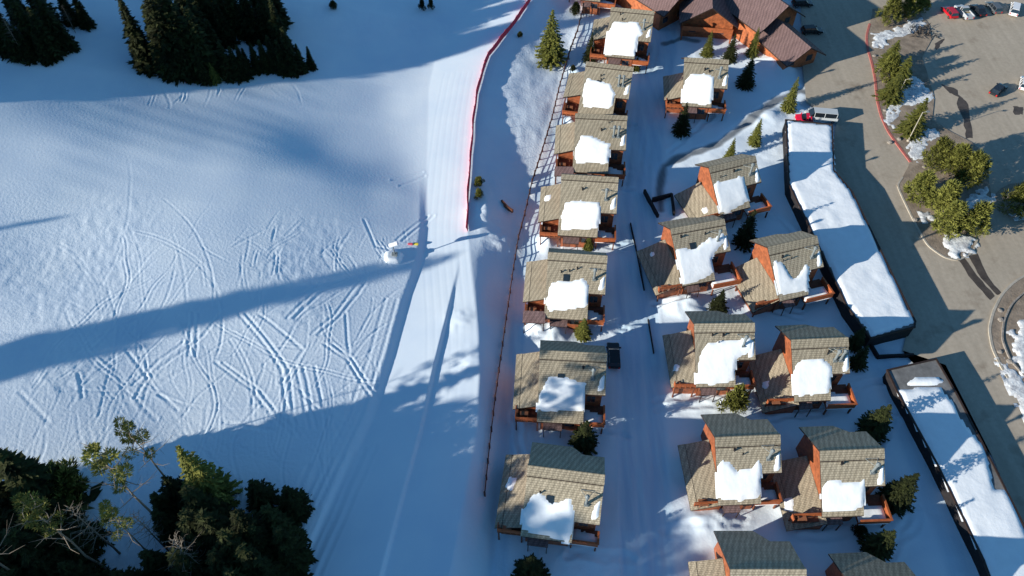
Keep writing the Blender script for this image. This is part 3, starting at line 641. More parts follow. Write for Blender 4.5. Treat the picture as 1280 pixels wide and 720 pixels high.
for (lb, rl, rr, bl, br, inn, nl, nr, side, sn, st, chn, po) in CH_:
    s = (-2.6, side[1]) if st == 2 else (max(side[0] - 3.0, -(nl - 1.2)), side[1]); chalet(lb, rl, rr, bl, br, inn, nl, nr, s, sn, st, chn, porch=po, sw=3.8 if rl[0] < 800 else 4.4 if st == 2 else 3.6)

# ------------------------------------------------------------------ lodges at the top
def lodge(label, wings, loc):
    H = thing('lodge', loc, label, 'building', 'orange lodges at the top edge')
    for (gx, gy, ang, w_, l_, ze, zr, balc) in wings:
        # gable end faces local -y at (gx, gy); the wing runs back along +y
        Mx = Matrix.Translation((gx - loc[0], gy - loc[1], 0)) @ Matrix.Rotation(R(ang), 4, 'Z')
        def tr(bm): bmesh.ops.transform(bm, matrix=Mx, verts=bm.verts)
        bm = bmesh.new(); pr = [(-w_ / 2, -.5), (w_ / 2, -.5), (w_ / 2, ze), (0, zr), (-w_ / 2, ze)]
        a = [bm.verts.new((q[0], 0, q[1])) for q in pr]; b = [bm.verts.new((q[0], l_, q[1])) for q in pr]
        bm.faces.new(a); bm.faces.new(b[::-1])
        for i in range(5): j = (i + 1) % 5; bm.faces.new((a[i], b[i], b[j], a[j]))
        tr(bm); link('wall', bm, M['wall2'], H)
        bm = bmesh.new(); o = 2.0; sl = (zr - ze) / (w_ / 2)
        for s in (-1, 1):
            slab(bm, [(0, -o, zr + .35), (0, l_ + .5, zr + .35), (s * (w_ / 2 + 1), l_ + .5, ze + .35 - sl), (s * (w_ / 2 + 1), -o, ze + .35 - sl)], .3)
        tr(bm); rf = link('roof', bm, [M['roofred'], M['fascia']], H)
        for fx in ((-.28, .28) if w_ > 8 else (0,)):
            for fz in ((2.0, 5.0) if ze > 6 else (2.2,)):
                bm = bmesh.new(); cx = fx * w_; box(bm, cx - .95, cx + .95, -.06, .02, fz - .9, fz + .9); tr(bm); f = link('window', bm, M['trim'], H)
                bm = bmesh.new(); box(bm, cx - .8, cx + .8, -.085, -.03, fz - .75, fz + .75); tr(bm); link('pane', bm, M['glass'], f)
        if balc:
            bm = bmesh.new(); box(bm, -w_ / 2, w_ / 2, -1.8, -.005, ze - 2.2, ze - 2.0); box(bm, -w_ / 2, w_ / 2, -1.85, -1.75, ze - 2.0, ze - 1.0)
            for x in (-w_ / 2, w_ / 2 - .3): box(bm, x, x + .3, -1.8, -1.5, -.5, ze - 2.2)
            tr(bm); link('balcony', bm, M['rail'], H)
    return H
a = P(884, 34, 3); lodge('orange gabled lodge with red brown roof at the top edge, left of the fir trio', [(a.x, a.y, -8, 12, 26, 5.0, 9.0, True), (P(842, 12, 4).x, P(842, 12, 4).y, 38, 9, 18, 5.5, 8.5, False), (P(915, 12, 4).x, P(915, 12, 4).y + 2, 12, 8, 16, 6, 9, False)], (a.x, a.y, 0))
a = P(1000, 76, 2); lodge('orange stepped lodge with red brown roofs beside the road at the top edge', [(a.x, a.y, 24, 9, 13, 3.6, 6.4, False), (P(966, 44, 2).x, P(966, 44, 2).y, 30, 12.5, 24, 6.2, 10.5, False), (P(940, 22, 4).x, P(940, 22, 4).y + 6, -28, 8, 16, 7, 10, False)], (a.x, a.y, 0))

# ------------------------------------------------------------------ long flat roofed buildings
def flat_building(label, outline, zt, snows, bares=(), wallm=None, parapet=.16, inset=.9):
    w_ = [P(a, b, zt) for a, b in outline]; c = sum(w_, Vector()) / len(w_); c.z = 0
    H = thing('carport_building', c, label, 'building')
    bm = bmesh.new(); pts = [q - c for q in w_]
    slab(bm, [(q.x, q.y, zt - .3) for q in pts], zt + .1, 0, 0); bmesh.ops.triangulate(bm, faces=[f for f in bm.faces if len(f.verts) > 4]); link('wall', bm, wallm or M['dark'], H)
    n = len(pts); bm = bmesh.new()
    ctr = sum(pts, Vector()) / n
    slab(bm, [(q.x, q.y, zt) for q in pts], .28, 0, 1); bmesh.ops.triangulate(bm, faces=[f for f in bm.faces if len(f.verts) > 4]); rf = link('roof', bm, [M['grey'], M['fascia']], H)
    # parapet edge
    bm = bmesh.new()
    for i in range(n):
        a, b = pts[i], pts[(i + 1) % n]; d = (b - a).normalized(); s = Vector((-d.y, d.x, 0)) * .14
        vs = [a + s - d * .1, b + s + d * .1, b - s + d * .1, a - s - d * .1]; slab(bm, [(q.x, q.y, zt + parapet + .002 * i) for q in vs], parapet + .12, 0, 0)
    link('parapet', bm, M['fascia'], rf)
    for k, sp in enumerate(snows):
        q = [P(a, b, zt) - c for a, b in sp]
        snow_patch('roof_snow', [(p_.x, p_.y) for p_ in q], zt, .3, 20 + k, parent=rf, step=.45, jit=.10)
    return H
flat_building('long low building with snow blanketed flat roof beside the shaded road', [(982, 150), (1040, 156), (1042, 213), (1065, 240), (1144, 402), (1143, 409), (1088, 423), (1058, 382), (1028, 318), (986, 230)], 2.9,
              [[(985, 152), (1038, 158), (1041, 214), (1063, 241), (1141, 403), (1090, 419), (1062, 382), (1031, 318), (989, 230)]])
flat_building('long low building with a half bare grey roof edge at the lower right', [(1109, 463), (1170, 449), (1194, 490), (1227, 553), (1280, 658), (1330, 760), (1262, 790), (1229, 700), (1171, 580), (1120, 487)], 2.3,
              [[(1136, 480), (1142, 474), (1170, 472), (1178, 478), (1160, 480)], [(1123, 488), (1175, 486), (1188, 502), (1205, 532), (1218, 547), (1228, 560), (1236, 590), (1240, 614), (1256, 614), (1272, 648), (1300, 720), (1320, 768), (1266, 780), (1231, 700), (1173, 580)]])

# ------------------------------------------------------------------ fences and small walls
def dense(pts, step, dz=0):
    w_ = [G(a, b) for a, b in pts]; out = []
    for a, b in zip(w_[:-1], w_[1:]):
        n = max(1, int((b - a).length / step))
        for k in range(n): q = a.lerp(b, k / n); q.z = Tz(q.x, q.y); out.append(q)
    out.append(w_[-1]); return out
pts = dense([(730, 8), (722, 40), (713, 64), (700, 108), (690, 150), (678, 190), (665, 230), (656, 270), (648, 300), (640, 350), (633, 400), (626, 450), (619, 500), (612, 560), (606, 620)], 2.4)
o0 = pts[0]; H = thing('timber_fence', o0, 'thin dark rail fence running beside the row of chalets along the bank', 'fence')
bm = bmesh.new()
for a, b in zip(pts[:-1], pts[1:]):
    for z in (.35, .75, 1.1): tube(bm, a - o0 + Vector((0, 0, z + .1)), b - o0 + Vector((0, 0, z + .1)), .07, n=5)
link('rail', bm, M['fence'], H)
bm = bmesh.new(); tube(bm, (0, 0, -.6), (0, 0, 1.5), .15, n=6)
first = link('post', bm, M['fence'], H)
for q in pts[1:]:
    o = first.copy(); C.objects.link(o); o.parent = H; o.location = q - o0
# red netting along the groomed strip
pts = dense([(664, 0), (650, 22), (636, 40), (622, 58), (612, 70), (604, 92), (597, 120), (593, 150), (591, 180), (588, 215), (586, 250), (585, 290)], .8)
o0 = pts[0]; H = thing('safety_net', o0, 'red safety net fence curving along the edge of the groomed ski strip', 'fence')
bm = bmesh.new(); prev = None
for i, q in enumerate(pts):
    q = q - o0; wob_ = .10 * math.sin(i * .5) + random.uniform(-.03, .03)
    ring = [bm.verts.new(q + Vector((wob_ * .4, 0, .1))), bm.verts.new(q + Vector((wob_ - .08, 0, .8))), bm.verts.new(q + Vector((wob_ - .25, 0, 1.25 + .05 * math.sin(i * 1.7))))]
    ring2 = [bm.verts.new(v_.co + Vector((-.05, 0, 0))) for v_ in ring]
    if prev:
        for k in range(2):
            bm.faces.new((prev[0][k], ring[k], ring[k + 1], prev[0][k + 1])); bm.faces.new((prev[1][k], prev[1][k + 1], ring2[k + 1], ring2[k]))
        bm.faces.new((prev[0][2], ring[2], ring2[2], prev[1][2]))
    prev = (ring, ring2)
link('net', bm, M['net'], H)
bm = bmesh.new(); tube(bm, (0, 0, -.3), (-.3, 0, 1.8), .04, n=5); first = link('post', bm, M['net'], H)
for q in pts[4::4]:
    o = first.copy(); C.objects.link(o); o.parent = H; o.location = q - o0
# dark timber walls and rails in the lane
def wall_seg(name, label, segs, h, th, m, cat, z0=-.3):
    o0 = G(*segs[0][0]); bm = bmesh.new()
    for k, (a, b) in enumerate(segs):
        a, b = G(*a) - o0, G(*b) - o0; a.z = b.z = 0; d = (b - a).normalized(); s = Vector((-d.y, d.x, 0)) * th / 2
        vs = [a + s, b + s, b - s, a - s]; slab(bm, [(q.x, q.y, h - .004 * k) for q in vs], h - z0, 0, 0)
    o = link(name, bm, m); o.location = o0; return tag(o, label, cat)
wall_seg('retaining_wall', 'forked dark timber retaining wall in the lane by the garage', [((805, 241), (822, 273)), ((815, 252), (839, 246)), ((839, 246), (842, 270))], 1.0, .4, M['dark'], 'wall')
wall_seg('log_barrier', 'long thin dark log lying at the edge of the main lane', [((788, 280), (796, 318)), ((796, 318), (805, 364))], .4, .2, M['dark'], 'log')
wall_seg('log_barrier', 'short thin dark log lying in the lane beside the stepped snow chalet', [((810, 400), (817, 442))], .35, .18, M['dark'], 'log')
wall_seg('low_wall', 'low dark wall around the small yard at the end of the long snowy building', [((1082, 425), (1096, 448)), ((1096, 448), (1140, 446))], .9, .35, M['dark'], 'wall')

# ------------------------------------------------------------------ trees
def spruce_mesh(seed, levels=20, rad=.2, clumps=5, droop=.5, q=1.0, sparse=0.0, low=.04):
    rnd = random.Random(seed); bm = bmesh.new(); lean = [rnd.uniform(-.01, .01) for _ in range(2)]
    for L in range(levels):
        t = L / (levels - 1); z = low + (1 - low - .02) * t
        r = rad * (1 - t) ** .85 * rnd.uniform(.82, 1.12) + .012
        nb = max(4, int(11 * (1 - t) + 4))
        for b in range(nb):
            if rnd.random() < sparse: continue
            a = 2 * math.pi * (b + rnd.random() * .8) / nb; rb = r * rnd.uniform(.7, 1.15)
            nc = max(2, int(clumps * (rb / rad) + 1.5))
            for c in range(nc):
                f = (c + .7) / nc; d = rb * f; zz = z - droop * .35 * d + rnd.uniform(-.008, .008)
                cx, cy = math.cos(a) * d, math.sin(a) * d; s = (.022 + .02 * (1 - f * .5)) * rnd.uniform(.7, 1.3) * q * (1.1 - .45 * t)
                for k in range(3):
                    aa = a + rnd.uniform(-.9, .9); u_ = Vector((math.cos(aa), math.sin(aa), rnd.uniform(-.45, .2))).normalized() * s * 1.5
                    v_ = Vector((-math.sin(aa), math.cos(aa), rnd.uniform(-.5, .5))).normalized() * s * .6
                    o = Vector((cx + rnd.uniform(-s, s) * .6, cy + rnd.uniform(-s, s) * .6, zz + rnd.uniform(-s, s) * .5))
                    vs = [bm.verts.new(o - u_ * .6 - v_ * .5), bm.verts.new(o - u_ * .1 - v_), bm.verts.new(o + u_), bm.verts.new(o - u_ * .1 + v_)]
                    bm.faces.new(vs)
    for k in range(8):
        a = k * .8; o = Vector((0, 0, .985)); u_ = Vector((math.cos(a) * .008, math.sin(a) * .008, .02)); bm.faces.new([bm.verts.new(o - u_), bm.verts.new(o + Vector((-u_.y, u_.x, -.01))), bm.verts.new(o + u_)])
    me = bpy.data.meshes.new('crown'); bm.to_mesh(me); bm.free(); return me
def pine_mesh(seed, z0=.55, rad=.11, blobs=16, n=70, s0=.022):
    """rounded tufts of long needles at the ends of limbs"""
    rnd = random.Random(seed); bm = bmesh.new()
    for b in range(blobs):
        t = b / blobs; z = z0 + (1 - z0) * (t ** .9); r = rad * (1.05 - t * .75); a = b * 2.4 + rnd.uniform(-.4, .4)
        cx, cy = math.cos(a) * r * rnd.uniform(.25, .95), math.sin(a) * r * rnd.uniform(.25, .95); br = rad * rnd.uniform(.32, .55) * (1.1 - .4 * t)
        for k in range(n):
            v_ = Vector((rnd.gauss(0, 1), rnd.gauss(0, 1), rnd.gauss(0, .6))).normalized() * br * rnd.uniform(.5, 1.05)
            o = Vector((cx, cy, z)) + v_; s = s0 * rnd.uniform(.6, 1.3); d = (v_.normalized() + Vector((rnd.uniform(-.5, .5), rnd.uniform(-.5, .5), .4))).normalized()
            w_ = d.cross(Vector((rnd.random(), rnd.random(), rnd.random()))).normalized()
            bm.faces.new([bm.verts.new(o - d * s * .5 - w_ * s * .25), bm.verts.new(o + d * s), bm.verts.new(o - d * s * .5 + w_ * s * .35)])
    me = bpy.data.meshes.new('crown'); bm.to_mesh(me); bm.free(); return me
def trunk_mesh(seed, r=.012, limbs=None, top=.96, name='trunk', nl=14, rl=.1):
    rnd = random.Random(seed); bm = bmesh.new(); pts = [Vector((0, 0, -.03))]
    for k in range(1, 7): pts.append(Vector((rnd.uniform(-.004, .004), rnd.uniform(-.004, .004), top * k / 6)))
    for k in range(6): tube(bm, pts[k], pts[k + 1], r * (1 - k / 6.6), r * (1 - (k + 1) / 6.6), n=7, cap=k in (0, 5))
    if limbs:
        for k in range(nl):
            t = limbs + (top - limbs) * k / nl; a = k * 2.4 + rnd.uniform(-.3, .3); L = rl * (1.1 - (k / nl) * .7) * rnd.uniform(.6, 1.2)
            p0 = Vector((0, 0, t)); p1 = p0 + Vector((math.cos(a) * L * .6, math.sin(a) * L * .6, L * rnd.uniform(-.1, .35))); p2 = p1 + Vector((math.cos(a + .3) * L * .5, math.sin(a + .3) * L * .5, L * rnd.uniform(0, .4)))
            tube(bm, p0, p1, r * .35, r * .22, n=4); tube(bm, p1, p2, r * .22, r * .06, n=4)
            for j in range(3):
                pa = p0.lerp(p1, .4 + .3 * j); tube(bm, pa, pa + Vector((rnd.uniform(-1, 1), rnd.uniform(-1, 1), rnd.uniform(-.2, .8))).normalized() * L * .35, r * .12, r * .04, n=3)
    me = bpy.data.meshes.new(name); bm.to_mesh(me); bm.free(); return me
CR = {}
def reg(key, cm, m, tm, bm_):
    if cm: cm.materials.append(m)
    tm.materials.append(bm_); CR.setdefault(key, []).append((cm, tm))
for s in range(4): reg('spruce', spruce_mesh(10 + s, 24, .155 + .012 * s, 5, .6, 1.0), M['needle'], trunk_mesh(s, .012), M['bark'])
for s in range(3): reg('fir', spruce_mesh(30 + s, 24, .25, 11, .35, .6), M['needle'], trunk_mesh(s, .016), M['bark'])
for s in range(3): reg('litfir', spruce_mesh(40 + s, 24, .24, 11, .35, .6), M['needle2'], trunk_mesh(s, .016), M['bark'])
for s in range(3): reg('roundpine', pine_mesh(50 + s, .22, .36, 22, 190, .05), M['needle2'], trunk_mesh(s, .02, .25, .9, nl=10, rl=.3), M['bark'])
for s in range(3): reg('tallpine', pine_mesh(60 + s, .68, .07, 10, 170, .009), M['needle2'], trunk_mesh(s, .007, .5, nl=16, rl=.13), M['palebark'])
for s in range(2): reg('bush', pine_mesh(70 + s, .25, .5, 17, 180, .085), M['needle2'], trunk_mesh(s, .03, .1, .7, nl=8, rl=.35), M['bark'])
for s in range(2): reg('darkbush', pine_mesh(80 + s, .25, .5, 17, 180, .085), M['needle'], trunk_mesh(s, .03, .1, .7, nl=8, rl=.35), M['bark'])
def dead_twigs(seed):
    rnd = random.Random(seed); bm = bmesh.new()
    for k in range(46):
        t = .42 + .55 * k / 46; a = k * 2.4; L = .13 * (1.15 - (k / 46) * .8) * rnd.uniform(.5, 1.2); p = Vector((0, 0, t)); d = Vector((math.cos(a), math.sin(a), rnd.uniform(-.2, .3))).normalized()
        for j in range(3):
            q = p + d * L / 3; tube(bm, p, q, .0028 - .0007 * j, .0022 - .0007 * j, n=3, cap=False)
            e = (d + Vector((rnd.uniform(-1, 1), rnd.uniform(-1, 1), rnd.uniform(-.3, .6)))).normalized() * L * .35; tube(bm, q, q + e, .0014, .0005, n=3, cap=False)
            p = q; d = (d + Vector((rnd.uniform(-.3, .3), rnd.uniform(-.3, .3), rnd.uniform(-.1, .2)))).normalized()
    me = bpy.data.meshes.new('branches'); bm.to_mesh(me); bm.free(); return me
for s in range(2): reg('dead', dead_twigs(s), M['twig'], trunk_mesh(90 + s, .010), M['palebark'])
NM = dict(spruce='spruce_tree', fir='fir_tree', litfir='fir_tree', roundpine='pine_tree', tallpine='tall_pine_tree', bush='evergreen_bush', darkbush='evergreen_bush', dead='dead_tree')
def tree(kind, base, h, label, cat='tree', group=None, wide=1.0):
    cm, tm = random.choice(CR[kind]); o = thing(NM[kind], base, label, cat, group, rz=random.uniform(0, 6.28))
    o.scale = (h * wide, h * wide, h)
    for n_, me_ in (('trunk', tm), ('branches' if kind == 'dead' else 'crown', cm)):
        c = bpy.data.objects.new(n_, me_); C.objects.link(c); c.parent = o
    return o
def height(base, toppx):
    """height whose tip stands above base at the given line of sight"""
    d = ray(*toppx); k = base.y / d.y      # same distance to the north
    return max(1.2, CH + d.z * k - base.z)
def tree_bt(kind, b, t, label, cat='tree', group=None, wide=1.0):
    q = G(*b); return tree(kind, q, height(q, t), label, cat, group, wide)
def tree_top(kind, t, h, label, group=None, wide=1.0):
    q = G(*t, h); return tree(kind, q, h, label, 'tree', group, wide)

# village trees: each its own description
V = [
 ('litfir', (688, 76), (686, 12), 'big yellow green spruce alone on the snowy bank by the net', 1.15), ('litfir', (883, 70), (892, 38), 'leftmost green fir of the trio below the gabled lodge', 1), ('fir', (911, 76), (918, 42), 'dark blue green fir in the middle of the trio', 1),
 ('litfir', (939, 70), (944, 34), 'tall narrow fir at the right of the trio beside the stepped lodge', .9), ('fir', (931, 108), (939, 68), 'dark fir with pale tip standing right of the lone chalet', 1.05), ('fir', (851, 166), (854, 128), 'fir at the lower left corner of the lone chalet', 1.05),
 ('litfir', (942, 180), (951, 148), 'small fir on the lit snow beside the bent path', .95), ('litfir', (984, 138), (997, 96), 'slim green fir next to the parked red car', .85), ('litfir', (911, 200), (919, 172), 'yellowish fir peeking over the back of the garage chalet', .9),
 ('fir', (929, 305), (931, 262), 'dark shaded fir between the garage chalet and the hook snow chalet', 1.0), ('fir', (896, 388), (903, 362), 'pale green fir at the back of the stepped snow chalet', 1.2),
 ('fir', (1066, 434), (1070, 408), 'upper dark fir right of the twin flue chalet', 1.1), ('fir', (1070, 457), (1077, 432), 'lower dark fir right of the twin flue chalet', 1.1), ('fir', (1088, 540), (1099, 506), 'dark fir alone on the blue snow left of the forked lane', 1.2),
 ('fir', (1114, 628), (1126, 592), 'fir with sunlit crown beside the rightmost near chalet', 1.1), ('fir', (1092, 690), (1099, 664), 'round dark fir alone near the bottom edge', 1.25), ('fir', (737, 76), (739, 40), 'dark fir squeezed beside the first chalet of the row', .9),
 ('fir', (729, 557), (734, 526), 'yellowish fir between the sixth chalet and the near end chalet', 1.25), ('fir', (663, 722), (663, 697), 'dark fir cut by the bottom edge below the fenced row', 1.3), ('darkbush', (719, 18), (720, 4), 'dark bush at the top end of the rail fence', .8),
 ('litfir', (735, 312), (740, 293), 'small green fir below the fourth chalet of the row', 1.1), ('litfir', (728, 420), (734, 398), 'small green fir below the fifth chalet of the row', 1.3), ('litfir', (795, 88), (799, 70), 'small fir at the lower right corner of the first chalet', 1),
 ('bush', (915, 514), (917, 490), 'round grey green bush below the stepped snow chalet', .75), ('darkbush', (1072, 668), (1072, 661), 'tiny dark bush in the snow below the rightmost near chalet', 1),
 ('bush', (599, 233), (599, 223), 'upper small round bush on the bank right of the net', 1), ('bush', (599, 247), (599, 238), 'lower small round bush on the bank right of the net', 1),
 ('darkbush', (650, 46), (651, 40), 'tiny dark shrub on the snow bank left of the big spruce', 1), ('darkbush', (716, 90), (717, 82), 'tiny shrub beside the upper rail fence', .8), ('darkbush', (528, 13), (527, 0), 'left of two tiny dark shrubs at the top edge of the piste', .6), ('darkbush', (539, 12), (539, 0), 'right of two tiny dark shrubs at the top edge of the piste', .6),
 ('darkbush', (417, 12), (416, 2), 'tiny dark shrub alone at the top edge of the piste', .9),
 ('roundpine', (1108, 30), (1112, -3), 'green pine at the upper left corner of the parking island', 1), ('roundpine', (1128, 24), (1134, -6), 'green pine at the top of the parking island, left of the red vehicle', 1), ('roundpine', (1146, 16), (1152, -14), 'pine cut by the top edge beside the parked vehicles', 1),
 ('litfir', (1109, 84), (1116, 50), 'topmost pine of the clump along the red kerb', 1.6), ('roundpine', (1106, 100), (1112, 70), 'second pine of the clump along the red kerb', 1), ('litfir', (1122, 106), (1129, 70), 'pine at the right side of the red kerb clump', 1.6), ('litfir', (1110, 126), (1116, 90), 'lowest pine of the clump along the red kerb', 1.6),
 ('litfir', (1136, 168), (1149, 122), 'feathery pine with a bare pole beside it on the island', 1.3),
 ('roundpine', (1164, 212), (1170, 176), 'top left pine of the large clump on the island', 1), ('roundpine', (1184, 222), (1192, 184), 'top middle pine of the large clump on the island', 1), ('roundpine', (1204, 232), (1213, 194), 'top right pine of the large clump on the island', 1),
 ('roundpine', (1142, 252), (1148, 218), 'leftmost pine of the large clump next to the pale kerb', .95), ('roundpine', (1171, 266), (1178, 230), 'middle pine of the large clump on the island', 1), ('roundpine', (1178, 292), (1186, 256), 'lower left pine of the large clump above the snow patch', 1),
 ('roundpine', (1206, 294), (1214, 256), 'lower right pine of the large clump above the snow patch', 1), ('roundpine', (1266, 268), (1274, 228), 'pine at the right edge of the photo beyond the parking island', 1.05), ('roundpine', (1290, 262), (1300, 225), 'pine half cut by the right edge', 1),
]
for k, b, t, lb, wd in V: tree_bt(k, b, t, lb, 'bush' if 'bush' in k else 'tree', None, wd)
# top left wood
GA = 'spruces of the wood at the upper left'
for b, t in (((26, 70), (-14, 5)), ((48, 62), (12, -12)), ((78, 60), (46, -14)), ((92, 30), (72, -20)), ((10, 68), (-28, 22)), ((60, 78), (44, 40)), ((60, 30), (25, -45)), ((30, 30), (-10, -45)), ((90, 62), (80, 25)), ((-10, 50), (-55, -20)), ((68, 70), (40, 8)), ((40, 76), (22, 34)),
             ((110, 34), (104, -14)), ((186, 84), (124, -2)), ((212, 88), (192, 6)), ((222, 92), (196, -12)), ((238, 88), (206, -30)), ((214, 60), (180, -40)), ((262, 92), (236, 8)), ((250, 60), (218, -40)), ((276, 80), (260, 24)), ((240, 98), (226, 50)), ((258, 102), (247, 62)),
             ((288, 98), (276, 52)), ((299, 98), (290, 58)), ((308, 97), (300, 56)), ((323, 90), (316, 54)), ((345, 88), (338, 44)), ((367, 91), (363, 34)), ((390, 86), (385, 58)), ((354, 62), (344, 0)), ((340, 50), (325, -22)), ((318, 48), (300, -25)), ((300, 40), (280, -30)), ((330, 30), (312, -40)),
             ((350, 30), (340, -40)), ((280, 30), (258, -50)), ((265, 40), (240, -40)), ((312, 92), (305, 60)), ((356, 92), (352, 50)), ((378, 90), (374, 55)), ((334, 88), (329, 50)), ((240, 30), (215, -60)), ((285, 55), (268, 0)), ((332, 16), (316, -50))):
    tree_bt('spruce', b, t, 'dark spruce crowded into the shaded wood at the upper left', 'tree', GA, 1.05)
tree_bt('litfir', (270, 103), (262, 78), 'small yellow lit fir at the front of the upper left wood', 'tree', None, 1.1)
tree_bt('litfir', (208, 98), (200, 80), 'small green lit fir at the front left of the upper wood', 'tree', None, 1.1)
tree_bt('litfir', (230, 80), (214, 0), 'tall mottled green spruce standing in the upper left wood', 'tree', None, .6)
tree_bt('dead', (34, 76), (-2, 18), 'bare leaning trunk at the left end of the upper wood', 'tree')
tree_bt('dead', (95, 42), (72, 5), 'thin bare trunk at the right of the leftmost upper trees', 'tree')
# bottom left wood
GB = 'firs of the wood at the lower left'
for t, h in (((204, 596), 9), ((190, 618), 8), ((232, 612), 12), ((313, 600), 7.5), ((355, 608), 7.5), ((362, 624), 6), ((330, 634), 10), ((345, 662), 10), ((352, 682), 8), ((292, 640), 13), ((250, 642), 13), ((275, 665), 13), ((300, 685), 12), ((322, 700), 10), ((262, 690), 12), ((226, 640), 13), ((215, 690), 12),
             ((285, 715), 11), ((240, 728), 12), ((192, 640), 8), ((178, 690), 9), ((312, 660), 10), ((340, 645), 9),
             ((45, 622), 9), ((24, 650), 11), ((60, 662), 10), ((88, 650), 7), ((30, 695), 11), ((75, 705), 10), ((8, 665), 13), ((140, 715), 10), ((0, 715), 11), ((50, 730), 12), ((105, 728), 11), ((180, 728), 12), ((-15, 600), 10), ((-20, 640), 12), ((-25, 690), 12),
             ((0, 740), 13), ((150, 745), 13), ((220, 755), 13), ((290, 748), 12), ((330, 735), 9), ((260, 770), 13), ((80, 765), 13), ((-60, 620), 13), ((-60, 690), 13), ((-110, 640), 14), ((-100, 720), 14), ((-50, 750), 14)):
    tree_top('fir' if random.random() < .3 else 'spruce', t, h * 1.05, 'dark fir crowded into the shaded wood at the lower left', GB, 1.35)
tree_top('litfir', (221, 558), 17, 'tall pointed spruce with one sunlit golden side, highest of the lower wood', None, .85)
tree_top('spruce', (-6, 566), 16, 'big sloping dark spruce at the left edge above the lower wood', None, 1.5)
for b, t, lb in (((229, 624), (144, 526), 'tall bare trunked pine with green tufts reaching onto the bright slope'), ((215, 670), (106, 556), 'tall wispy pine with sparse grey green crown left of the tufted pine'),
                 ((140, 720), (10, 622), 'tall pine whose long pale trunk crosses the lower left corner'), ((60, 745), (-40, 640), 'pine with a pale trunk entering from the left edge of the lower wood'), ((34, 612), (-20, 536), 'pine leaning out of frame at the left edge above the lower wood'), ((202, 706), (134, 632), 'short yellow green tufted pine in the middle of the lower wood')):
    tree_bt('tallpine', b, t, lb, 'tree', None, 1.15)
tree_bt('dead', (152, 694), (70, 630), 'dead grey tree with bare branches in the lower left wood')
tree_bt('dead', (212, 690), (140, 640), 'thin leafless tree right of the dead grey tree')
tree_bt('dead', (262, 725), (240, 672), 'pale grey leafless shrub tree among the dark lower firs', wide=1.3)
tree_bt('bush', (98, 622), (94, 594), 'bright green bushy fir at the edge of the lower wood snow', 'bush'); tree_bt('bush', (88, 628), (84, 612), 'small bright green bush left of the brighter fir', 'bush')
# trees of the slope beyond the left edge, whose long shadows cross the run; those reaching the lane are added for shade
def shade_tree(tip, h, wide=1.0, kind='spruce'):
    q = G(*tip); L = h / math.tan(SUN_EL)
    for _ in range(6):
        b = q - Vector((math.cos(SUN_AZ), math.sin(SUN_AZ), 0)) * L; z = Tz(b.x, b.y); L = max(5, (h + z - q.z)) / math.tan(SUN_EL)
    b.z = z; return tree(kind, b, h, 'tall unseen spruce left of the ski slope, placed for its shadow', 'tree', 'forest trees left of the run', wide)
for tip, h, wd in (((868, 600), 40, 1.3), ((872, 640), 40, 1.3), ((850, 578), 39, 1.2), ((884, 668), 38, 1.3), ((748, 562), 34, 1.1), ((772, 602), 33, 1.2), ((778, 645), 33, 1.2), ((762, 675), 31, 1.2), ((742, 500), 34, .9), ((735, 610), 32, 1.1), ((850, 668), 24, 1.4), ((885, 692), 25, 1.4), ((815, 640), 23, 1.4), ((800, 612), 24, 1.3), ((840, 705), 24, 1.5), ((930, 712), 26, 1.5), ((790, 690), 24, 1.5), ((770, 660), 24, 1.4), ((1000, 705), 28, 1.3), ((880, 720), 24, 1.5), ((572, 318), 31, .9), ((545, 322), 29, .9), ((490, 328), 28, .8), ((270, 372), 22, .6), ((185, 430), 24, .9), ((150, 438), 22, 1.0), ((85, 270), 20, .7), ((200, 566), 22, .8), ((150, 574), 18, 1), ((60, 588), 16, 1),
                   ((615, 494), 30, 1.2), ((590, 502), 29, 1.3), ((560, 508), 28, 1.4), ((530, 512), 27, 1.4), ((500, 518), 26, 1.4), ((470, 526), 25, 1.4), ((440, 532), 24, 1.4), ((400, 545), 22, 1.4), ((600, 530), 30, 1.5), ((560, 545), 28, 1.6), ((520, 560), 28, 1.6), ((620, 560), 31, 1.6), ((580, 580), 29, 1.6), ((540, 600), 28, 1.6), ((620, 600), 30, 1.6),
                   ((655, 520), 32, 1.2), ((660, 570), 32, 1.5), ((650, 615), 31, 1.5), ((600, 700), 28, 1.6), ((640, 690), 28, 1.5), ((550, 715), 26, 1.6), ((670, 660), 29, 1.2), ((500, 640), 26, 1.5), ((440, 600), 24, 1.6), ((470, 580), 25, 1.6)):
    shade_tree(tip, h, wd)
def wood_tree(tip, h, wd):
    o = shade_tree(tip, h, wd); o['label'] = 'dark spruce crowded into the shaded wood at the upper left'; o['group'] = GA
for tip, h, wd in (((600, 56), 17, 1.3), ((560, 68), 15, 1.3), ((520, 76), 14, 1.2), ((480, 82), 12, 1.2), ((440, 88), 10, 1.2), ((590, 36), 18, 1.6), ((540, 48), 16, 1.5), ((500, 58), 16, 1.5), ((560, 22), 18, 1.6), ((610, 16), 20, 1.6), ((500, 30), 17, 1.6), ((460, 50), 15, 1.6), ((540, 0), 20, 1.6), ((590, -8), 22, 1.6), ((640, 4), 24, 1.4), ((470, 5), 17, 1.6), ((430, 30), 15, 1.6),
                   ((250, 84), 16, 1.2), ((680, -30), 26, 1.6)):
    wood_tree(tip, h, wd)

